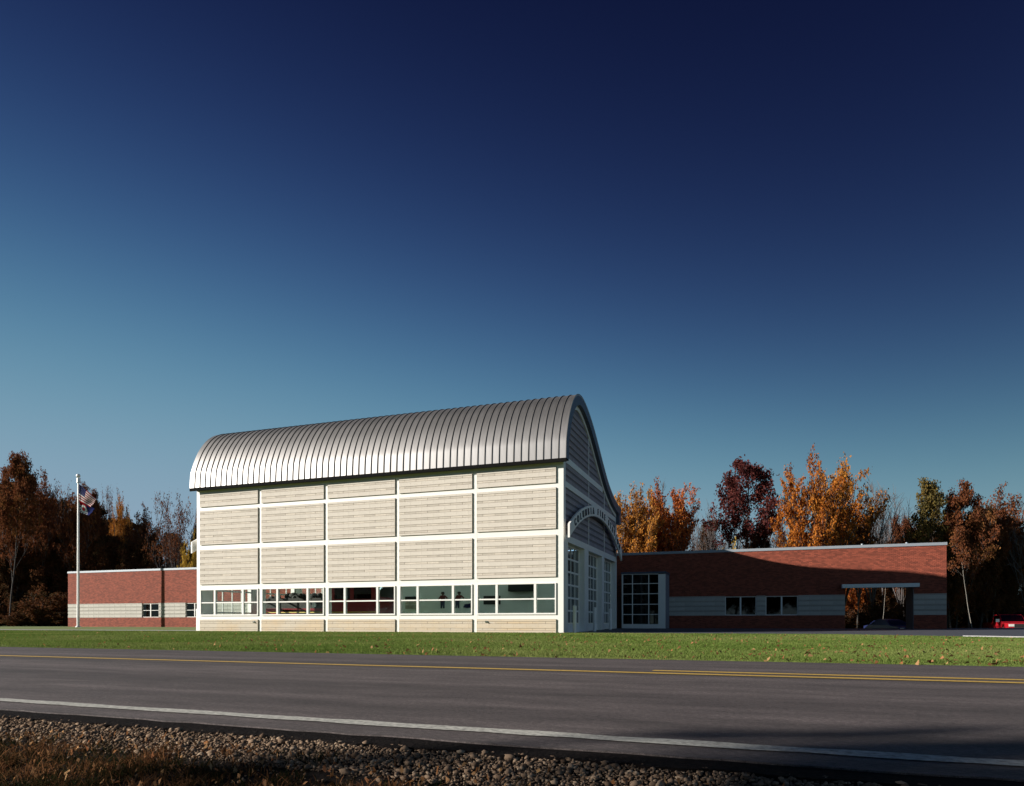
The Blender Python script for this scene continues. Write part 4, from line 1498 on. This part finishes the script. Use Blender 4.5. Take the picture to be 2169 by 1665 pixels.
RG = 'autumn trees behind the brick wing'
tree('maple_amber', 1345, 60, 1026, 'orange and yellow maple just right of the curved roof', 110, RG, 'maple_tree')
tree('maple_rust', 1425, 62, 1018, 'rusty orange maple with upswept twigs behind the wing', 120, RG, 'maple_tree')
tree('maple_orange', 1388, 68, 1045, 'amber maple filling the gap between the two orange maples', 90, RG, 'maple_tree')
tree('bare_slim', 1386, 70, 1018, 'thin bare tree rising between the two orange maples', 50, RG, 'bare_tree')
tree('bare', 1512, 72, 1056, 'bare grey tree left of the dark purple oak', 95, RG, 'bare_tree')
tree('oak_purple', 1578, 63, 966, 'tall dark purple red oak with a bare lower trunk', 145, RG, 'oak_tree', rz=1.0)
tree('bare_slim', 1640, 74, 1075, 'slim bare tree between the purple oak and golden maple', 70, RG, 'bare_tree')
tree('bare', 1668, 84, 1095, 'short bare tree left of the big golden maple', 80, RG, 'bare_tree')
tree('maple_orange', 1725, 60, 958, 'largest golden orange maple, many stemmed, above the brick wing', 165, RG, 'maple_tree', rz=0.4)
tree('maple_gold', 1785, 63, 968, 'thinning golden maple joined to the right of the largest', 160, RG, 'maple_tree')
tree('bare', 1845, 68, 1005, 'bare tree beside the golden maple with long upright twigs', 120, RG, 'bare_tree')
tree('bare_slim', 1875, 72, 1018, 'bare slender tree in the gap above the brick parapet', 70, RG, 'bare_tree')
tree('bare', 1908, 74, 1040, 'bare spreading tree in the gap left of the olive tree', 100, RG, 'bare_tree')
tree('olive_tall', 1968, 64, 1012, 'tall olive yellow tree with an uneven ragged top', 78, RG, 'autumn_tree')
tree('oak_brown', 1918, 70, 1088, 'low brown tree behind the right part of the parapet', 80, RG, 'oak_tree')
tree('oak_brown', 2052, 64, 1022, 'big rust brown oak beyond the right end of the wing', 125, RG, 'oak_tree')
tree('oak_brown_b', 2132, 69, 1028, 'dark red brown oak at the right edge of the wood', 125, RG, 'oak_tree')
tree('oak_brown_b', 2005, 66, 1062, 'brown oak between the olive tree and the big rust oak', 90, RG, 'oak_tree')
tree('bare', 2172, 66, 1040, 'bare tree at the far right edge above the pickup', 90, RG, 'bare_tree')
tree('bare_slim', 2152, 84, 1120, 'bare thin tree behind the red pickup', 60, RG, 'bare_tree')
tree('bare_slim', 2122, 90, 1130, 'bare thin tree left of the red pickup', 60, RG, 'bare_tree')
tree('pale_slim', 2062, 51, 1110, 'leaning pale barked slim tree right of the brick wing', 70, RG, 'slim_tree', tilt=-0.10, rz=0.0)
tree('pale_slim', 2102, 66, 1090, 'straight pale barked slim tree left of the pickup', 60, RG, 'slim_tree')
tree('pale_slim', 1868, 58, 1150, 'pale slim trunk seen through the gateway', 50, RG, 'slim_tree')
tree('oak_dull', 1606, 66, 1118, 'dark dense low tree under the purple oak', 70, RG, 'autumn_tree')
tree('bush_yellow', 1532, 48.5, 1140, 'bright yellow bush peeping over the parapet', 75, None, 'yellow_bush', cat='bush')
tree('oak_brown_b', 1815, 62, 1090, 'dark red brown tree low beside the golden maple', 85, RG, 'oak_tree')
tree('oak_dull', 1955, 70, 1110, 'dull dark tree behind the gateway', 70, RG, 'autumn_tree')
tree('maple_rust', 1812, 72, 1215, 'rusty leaved small tree framed in the gateway', 70, RG, 'maple_tree')
BK = 'dense brown wood behind the right oaks'
for px, d, tp, k, w in ((2030, 76, 1110, 'oak_dull', 80), (2072, 80, 1100, 'oak_dull', 80), (2095, 74, 1120, 'oak_brown', 80), (2000, 84, 1100, 'oak_dull', 80), (1562, 84, 1100, 'bare', 90), (1488, 80, 1100, 'oak_dull', 60), (1735, 84, 1090, 'bare', 80), (1790, 88, 1100, 'bare', 80), (1690, 90, 1110, 'bare', 80), (1885, 90, 1100, 'bare', 80),
                        (2010, 70, 1200, 'oak_dull', 90), (2085, 70, 1210, 'oak_dull', 90), (2125, 76, 1200, 'oak_dull', 80), (1800, 80, 1235, 'oak_dull', 70), (1845, 76, 1240, 'oak_dull', 70), (1890, 82, 1225, 'oak_dull', 60), (1925, 78, 1235, 'oak_dull', 60), (2025, 66, 1090, 'oak_dull', 80), (2092, 68, 1075, 'oak_dull', 80), (2150, 72, 1085, 'oak_dull', 80), (2015, 64, 1150, 'oak_dull', 80), (2075, 66, 1160, 'oak_dull', 80), (2120, 68, 1170, 'oak_dull', 70),
                        (1500, 86, 1085, 'bare', 80), (1535, 78, 1090, 'bare', 80), (1620, 84, 1085, 'bare', 80), (1655, 78, 1100, 'bare', 70), (1480, 90, 1080, 'bare', 80), (1830, 80, 1050, 'bare', 90), (1890, 82, 1060, 'bare', 90), (1930, 80, 1060, 'bare', 90), (1860, 86, 1080, 'bare', 90), (1765, 78, 1060, 'bare', 90), (2050, 92, 1150, 'oak_dull', 90)):
    tree(k, px, d, tp, {'bare': 'bare grey background tree among the autumn trees at the right', 'oak_dull': 'dull brown background tree of the wood at the right', 'oak_brown': 'rust brown background oak of the wood at the right'}[k], w, BK)
LG = 'dark autumn wood at the left'
tree('oak_brown', 20, 66, 950, 'tallest rust brown oak at the left edge', 125, LG, 'oak_tree', rz=2.0)
tree('oak_brown_b', 75, 70, 990, 'brown oak just right of the tallest left oak', 90, LG, 'oak_tree')
tree('vase_sparse', 112, 72, 1012, 'thin leaved brown tree left of the flagpole top', 80, LG, 'autumn_tree')
tree('oak_brown_b', 158, 70, 1016, 'brown oak standing right behind the flagpole', 90, LG, 'oak_tree')
tree('oak_brown', 205, 72, 1030, 'rusty oak right of the striped flag', 75, LG, 'oak_tree')
tree('maple_gold', 256, 76, 1050, 'small orange gold topped tree in the left wood', 45, LG, 'maple_tree')
tree('vase_sparse', 240, 80, 1026, 'pale twiggy tree poking above the orange topped one', 50, LG, 'bare_tree')
tree('oak_brown_b', 312, 72, 1066, 'brown tree left of the vase shaped tree', 75, LG, 'oak_tree')
tree('vase_sparse', 368, 66, 1040, 'vase shaped sparse brown tree nearest the curved roof', 95, LG, 'autumn_tree')
tree('bush_yellow', 402, 64, 1120, 'yellow small tree beside the left corner of the station', 42, LG, 'yellow_bush', cat='bush')
tree('oak_brown', 425, 74, 1070, 'brown tree half hidden by the station left corner', 60, LG, 'oak_tree')
BL = 'shaded back rows of the left wood'
for px, d, tp, k, w in ((-10, 76, 1010, 'oak_dull', 100), (40, 80, 1040, 'oak_dull', 100), (90, 78, 1060, 'oak_dull', 90), (135, 82, 1060, 'oak_dull', 90), (180, 78, 1070, 'oak_dull', 90), (225, 84, 1090, 'oak_dull', 80),
                     (275, 80, 1105, 'oak_dull', 80), (330, 84, 1120, 'oak_dull', 70), (385, 82, 1130, 'oak_dull', 70), (60, 72, 1120, 'oak_dull', 90), (125, 72, 1120, 'oak_dull', 90), (200, 70, 1130, 'oak_dull', 90), (270, 70, 1140, 'oak_dull', 80), (335, 70, 1150, 'oak_dull', 70),
                     (0, 70, 1130, 'oak_dull', 90), (95, 70, 1160, 'oak_dull', 80), (160, 92, 1060, 'oak_dull', 80), (300, 94, 1100, 'oak_dull', 80), (420, 70, 1130, 'evergreen', 50), (392, 72, 1160, 'evergreen', 50), (30, 70, 1180, 'oak_dull', 90), (-40, 72, 1050, 'oak_dull', 110)):
    tree(k, px, d, tp, 'dull dark tree in the back rows of the left wood', w, BL)
# the wood goes on to the left of the picture and across the road behind the photographer
OL = 'wood continuing left of the lawn'
for x, y, h in ((-73, 20, 13), (-84, 22, 15), (-75, 32, 14), (-94, 26, 16), (-84, 34, 15)):
    tree('oak_dull', 0, 0, 0, 'dull brown tree of the wood left of the lawn', 1.0, OL, xy=(x, y), height=h)
# tree behind the photographer whose shade falls over the near roadside
for ra, rp_, rs, hh in ((2.95, -1.45, 9.5, 11), (2.65, -1.25, 19, 17)):
    ax_, py_ = road_pt(ra - rs * 1.64, rp_ - rs)
    tree('oak_dull', 0, 0, 0, 'dense tree across the road that shades the gravel', 0.9, 'trees across the road', xy=(ax_, py_), height=hh)
ax_, py_ = road_pt(2.05 - 14 * 1.64, -0.7 - 14)
tree('oak_dull', 0, 0, 0, 'dense tree across the road that shades the gravel', 0.8, 'trees across the road', xy=(ax_, py_), height=15)

for k in range(28):
    tree('oak_dull', 0, 0, 0, 'dull tree of the wood across the road', 1.3, 'trees across the road', xy=(-80 + k * 6.5 + rnd.uniform(-2, 2), -95 + rnd.uniform(-8, 8)), height=rnd.uniform(14, 19))

# undergrowth below both woods: nobody could count it
def undergrowth(name, spots, label):
    wm, cm = PROTO['thicket']
    n = len(cm.vertices)
    co = np.empty(n * 3); cm.vertices.foreach_get('co', co); co = co.reshape(n, 3)
    nl = len(cm.loops); li = np.empty(nl, dtype=np.int64); cm.loops.foreach_get('vertex_index', li)
    npoly = len(cm.polygons); ls = np.empty(npoly, dtype=np.int64); cm.polygons.foreach_get('loop_start', ls)
    mi = np.empty(npoly, dtype=np.int64); cm.polygons.foreach_get('material_index', mi)
    va = np.empty(npoly); cm.attributes['var'].data.foreach_get('value', va)
    V, I, S_, MI, VA = [], [], [], [], []
    for k, (x, y, s, sz) in enumerate(spots):
        a = rnd.uniform(0, 6.28)
        c, sn = math.cos(a), math.sin(a)
        q = np.stack([(co[:, 0] * c - co[:, 1] * sn) * s + x, (co[:, 0] * sn + co[:, 1] * c) * s + y, co[:, 2] * sz + ground_z(x, y) - 0.1], 1)
        V.append(q); I.append(li + k * n); S_.append(ls + k * nl); MI.append(mi); VA.append(va)
    me = bpy.data.meshes.new(name)
    V = np.concatenate(V); I = np.concatenate(I); S_ = np.concatenate(S_); MI = np.concatenate(MI); VA = np.concatenate(VA)
    me.vertices.add(len(V)); me.vertices.foreach_set('co', V.ravel())
    me.loops.add(len(I)); me.loops.foreach_set('vertex_index', I)
    me.polygons.add(len(S_)); me.polygons.foreach_set('loop_start', S_)
    me.polygons.foreach_set('loop_total', np.diff(np.append(S_, len(I))))
    me.materials.append(M['twig']); me.materials.append(L_DULL)
    me.polygons.foreach_set('material_index', MI)
    at = me.attributes.new('var', 'FLOAT', 'FACE'); at.data.foreach_set('value', VA)
    me.update(); me.validate()
    o = bpy.data.objects.new(name, me); COL.objects.link(o)
    return tag(o, label, kind='stuff')


sp = []
for k in range(46):
    d = rnd.uniform(66, 80) if k % 2 else rnd.uniform(80, 100)
    x, y = spot(-70 + k * 11 + rnd.uniform(-15, 15), d); sp.append((x, y, rnd.uniform(0.8, 1.3), rnd.uniform(0.7, 1.2)))
for k in range(50):
    x, y = spot(-80 + k * 8 + rnd.uniform(-10, 10), rnd.uniform(66, 72)); sp.append((x, y, rnd.uniform(0.7, 1.0), rnd.uniform(0.25, 0.4)))
for k in range(20):
    x, y = spot(-150 + k * 32, rnd.uniform(115, 135)); sp.append((x, y, 2.6, rnd.uniform(1.6, 2.4)))
undergrowth('undergrowth', sp, 'dark tangled undergrowth below the left wood')
sp = []
for k in range(44):
    d = rnd.uniform(66, 80) if k % 2 else rnd.uniform(82, 105)
    x, y = spot(1780 + k * 10 + rnd.uniform(-15, 15), d); sp.append((x, y, rnd.uniform(0.8, 1.3), rnd.uniform(0.4, 0.8)))
for k in range(34):
    x, y = spot(1470 + k * 15 + rnd.uniform(-10, 10), rnd.uniform(84, 100)); sp.append((x, y, rnd.uniform(0.9, 1.3), rnd.uniform(1.4, 2.1)))
for k in range(14):
    x, y = spot(1760 + k * 36, rnd.uniform(120, 140)); sp.append((x, y, 2.4, rnd.uniform(1.0, 1.5)))
undergrowth('undergrowth', sp, 'brown undergrowth below the right wood')

# ------------------------------------------------------------------ lawn blades, fallen leaves, gravel, weeds
def tri_mesh(name, V, F, mats, var, label, smooth=False):
    me = bpy.data.meshes.new(name)
    k = F.shape[1]
    me.vertices.add(len(V)); me.vertices.foreach_set('co', np.ascontiguousarray(V, dtype=np.float32).ravel())
    me.loops.add(F.size); me.loops.foreach_set('vertex_index', F.ravel().astype(np.int32))
    me.polygons.add(len(F)); me.polygons.foreach_set('loop_start', np.arange(len(F), dtype=np.int32) * k)
    me.polygons.foreach_set('loop_total', np.full(len(F), k, dtype=np.int32))
    for m in mats: me.materials.append(m)
    at = me.attributes.new('var', 'FLOAT', 'FACE'); at.data.foreach_set('value', np.ascontiguousarray(var, dtype=np.float32))
    if smooth:
        me.polygons.foreach_set('use_smooth', np.ones(len(F), dtype=bool))
    me.update(); me.validate()
    o = bpy.data.objects.new(name, me); COL.objects.link(o)
    return tag(o, label, kind='stuff')


rg = np.random.default_rng(5)
gzv = np.vectorize(ground_z)
EX = [0.2, 4.67, 11.0, 15.6, 24.0, 40.0]
EY = [-0.05, 0.2, 0.0, -5.0, -13.0, -19.5]


def lawn_ok(x, y):
    p = (x - CAMX) * ACROSS[0] + (y - CAMY) * ACROSS[1]
    far = np.where(x < -20.4, -0.37, np.where(x < 0.2, -0.07, np.interp(x, EX, EY) - 0.02))
    return (p > 8.74) & (y < far)


N = 900000
dep = 7.0 + 34 * rg.random(N) ** 1.9
lat = (rg.random(N) * 2 - 1) * 0.80 * dep
gx_ = CAMX + lat * CT - dep * ST
gy_ = CAMY + lat * ST + dep * CT
ok = lawn_ok(gx_, gy_)
gx_, gy_, dep = gx_[ok], gy_[ok], dep[ok]
n = len(gx_)
hgt = rg.uniform(0.018, 0.042, n); wdt = 0.0035 + dep * 0.0004
an = rg.uniform(0, 6.28, n)
lx, ly = rg.normal(0, 0.022, n), rg.normal(0, 0.022, n)
z = gzv(gx_, gy_)
V = np.empty((n, 3, 3))
V[:, 0] = np.stack([gx_ - np.cos(an) * wdt, gy_ - np.sin(an) * wdt, z - 0.005], 1)
V[:, 1] = np.stack([gx_ + np.cos(an) * wdt, gy_ + np.sin(an) * wdt, z - 0.005], 1)
V[:, 2] = np.stack([gx_ + lx, gy_ + ly, z + hgt], 1)
patchv = 0.5 + 0.22 * np.sin(gx_ * 0.7 + 1.3 * np.sin(gy_ * 0.9)) * np.cos(gy_ * 0.5 + gx_ * 0.21)
tri_mesh('grass', V.reshape(-1, 3), np.arange(n * 3).reshape(n, 3), [L_GRASS], np.clip(patchv + rg.normal(0, 0.2, n), 0, 0.84), 'short mown grass blades of the lawn')

N = 2200
dep = 7.6 + 26 * rg.random(N) ** 1.6
lat = (rg.random(N) * 1.55 - 0.80 + 0.05) * dep
keep = rg.random(N) < np.clip(0.25 + (lat / dep + 0.7) * 0.7, 0, 1)
x, y = CAMX + lat * CT - dep * ST, CAMY + lat * ST + dep * CT
ok = lawn_ok(x, y) & keep
x, y = x[ok], y[ok]; n = len(x)
z = gzv(x, y) + rg.uniform(0.02, 0.055, n)
V = np.empty((n, 4, 3)); sz = rg.uniform(0.015, 0.042, n); an = rg.uniform(0, 6.28, n)
for k in range(4):
    a = an + k * math.pi / 2
    rr = sz * (1.0 if k % 2 == 0 else 0.6)
    V[:, k] = np.stack([x + np.cos(a) * rr, y + np.sin(a) * rr, z + rg.normal(0, 0.018, n)], 1)
tri_mesh('fallen_leaves', V.reshape(-1, 3), np.arange(n * 4).reshape(n, 4), [L_FALLEN], rg.uniform(0, 0.84, n), 'brown fallen leaves scattered over the lawn')

# gravel: faceted stones along the shoulder
ico = bmesh.new(); bmesh.ops.create_icosphere(ico, subdivisions=1, radius=1.0)
iv = np.array([v.co[:] for v in ico.verts]); ifa = np.array([[v.index for v in f.verts] for f in ico.faces]); ico.free()
N = 60000
p = np.where(rg.random(N) < 0.62, rg.uniform(1.98, 2.33, N), rg.uniform(1.15, 2.05, N))
a = rg.uniform(-6.5, 3.2, N)
keep = (p > 1.98) | (rg.random(N) < np.clip(0.30 + 0.22 * (a + 2.2), 0.12, 0.8))
p, a = p[keep], a[keep]; n = len(p)
x = CAMX + a * ALONG[0] + p * ACROSS[0]; y = CAMY + a * ALONG[1] + p * ACROSS[1]
z = gzv(x, y)
s = np.clip(rg.lognormal(-5.6, 0.50, n), 0.002, 0.016)
sc = np.stack([s * rg.uniform(0.8, 1.5, n), s * rg.uniform(0.7, 1.2, n), s * rg.uniform(0.5, 0.9, n)], 1)
an = rg.uniform(0, 6.28, n)
pv = iv[None] * (1 + rg.normal(0, 0.20, (n, len(iv), 1)))
pv = pv * sc[:, None, :]
ca, sa = np.cos(an)[:, None], np.sin(an)[:, None]
V = np.stack([pv[..., 0] * ca - pv[..., 1] * sa + x[:, None], pv[..., 0] * sa + pv[..., 1] * ca + y[:, None], pv[..., 2] + (z + s * 0.35)[:, None]], 2)
F = (ifa[None] + (np.arange(n) * len(iv))[:, None, None]).reshape(-1, 3)
L_STONE = leaf_mat('gravel_stone', [(0.0527, 0.0353, 0.0256), (0.1405, 0.0963, 0.066), (0.246, 0.1725, 0.118), (0.3689, 0.2889, 0.2083)])
L_STONE.node_tree.nodes['Mix Shader'].inputs[0].default_value = 0.0
tri_mesh('gravel', V.reshape(-1, 3), F, [L_STONE], np.repeat(np.clip(rg.normal(0.42, 0.22, n), 0, 0.84), len(ifa)), 'pale gravel stones along the near road shoulder')
soil = mat('bank_soil', (0.018, 0.014, 0.012), 0.97, spec=0.05, noise=0.5, nscale=14, bump=1.0, bscale=40)
bs = MB()
aa = axis((-40, -8, 4), (-8, 5, 0.15), (5, 30, 5)); pp_ = axis((-1.5, 0.9, 0.3), (0.9, 2.33, 0.06))
vs = []
for q in pp_:
    for a_ in aa:
        x_, y_ = road_pt(a_, q)
        vs.append((x_, y_, ground_z(x_, y_) - 0.004 + (0.004 * math.sin(a_ * 9 + q * 7) if -8 < a_ < 5 else 0)))
bs.add(vs, [(j * len(aa) + i, j * len(aa) + i + 1, (j + 1) * len(aa) + i + 1, (j + 1) * len(aa) + i) for j in range(len(pp_) - 1) for i in range(len(aa) - 1)], 0, True)
tag(bs.build('roadside_bank', soil), 'dark soil bank below the near gravel shoulder', kind='structure')

# dry weeds: bent blades of three segments growing in tufts
T_ = 2600
ta = rg.uniform(-5.2, 1.6, T_); tp_ = rg.uniform(1.1, 2.12, T_) ** 1.0
dens = np.clip(1.05 - 0.36 * (ta + 2.6), 0.06, 1.0) * np.clip((2.10 - tp_) / 0.3, 0.04, 1)
kp = rg.random(T_) < dens
ta, tp_ = ta[kp], tp_[kp]
per = 34
n = len(ta) * per
a = np.repeat(ta, per) + rg.normal(0, 0.035, n); p = np.repeat(tp_, per) + rg.normal(0, 0.035, n)
hue = np.clip(np.repeat(rg.normal(0.42, 0.22, len(ta)), per) + rg.normal(0, 0.14, n), 0, 0.84)
h = np.repeat(rg.uniform(0.015, 0.065, len(ta)), per) * rg.uniform(0.5, 1.2, n)
x = CAMX + a * ALONG[0] + p * ACROSS[0]; y = CAMY + a * ALONG[1] + p * ACROSS[1]; z = gzv(x, y)
bend = rg.normal(0, 0.6, (n, 2)) * h[:, None]
an = rg.uniform(0, 6.28, n); w = rg.uniform(0.0010, 0.0024, n)
V = np.empty((n, 7, 3))
for k, f in enumerate((0, 0.4, 0.75)):
    cx_ = x + bend[:, 0] * f * f; cy_ = y + bend[:, 1] * f * f; cz_ = z + h * (f - 0.25 * f * f)
    ww = w * (1 - 0.5 * f)
    V[:, 2 * k] = np.stack([cx_ - np.cos(an) * ww, cy_ - np.sin(an) * ww, cz_], 1)
    V[:, 2 * k + 1] = np.stack([cx_ + np.cos(an) * ww, cy_ + np.sin(an) * ww, cz_], 1)
V[:, 6] = np.stack([x + bend[:, 0], y + bend[:, 1], z + h * 0.8], 1)
tr = np.array([[0, 1, 3], [0, 3, 2], [2, 3, 5], [2, 5, 4], [4, 5, 6]])
F = (tr[None] + (np.arange(n) * 7)[:, None, None]).reshape(-1, 3)
tri_mesh('weeds', V.reshape(-1, 3), F, [L_WEED], np.repeat(hue, 5), 'dry brown and green roadside weeds in the near corner')
N = 1800
p = rg.uniform(1.15, 2.15, N); a = rg.uniform(-5, 1.5, N)
x = CAMX + a * ALONG[0] + p * ACROSS[0]; y = CAMY + a * ALONG[1] + p * ACROSS[1]; z = gzv(x, y) + rg.uniform(0.005, 0.03, N)
V = np.empty((N, 4, 3)); sz = rg.uniform(0.005, 0.012, N); an = rg.uniform(0, 6.28, N)
for k in range(4):
    aa_ = an + k * math.pi / 2; rr = sz * (1.0 if k % 2 == 0 else 0.55)
    V[:, k] = np.stack([x + np.cos(aa_) * rr, y + np.sin(aa_) * rr, z + rg.normal(0, 0.008, N)], 1)
tri_mesh('leaf_litter', V.reshape(-1, 3), np.arange(N * 4).reshape(N, 4), [L_FALLEN], rg.uniform(0, 0.84, N), 'small dead leaves among the roadside weeds')
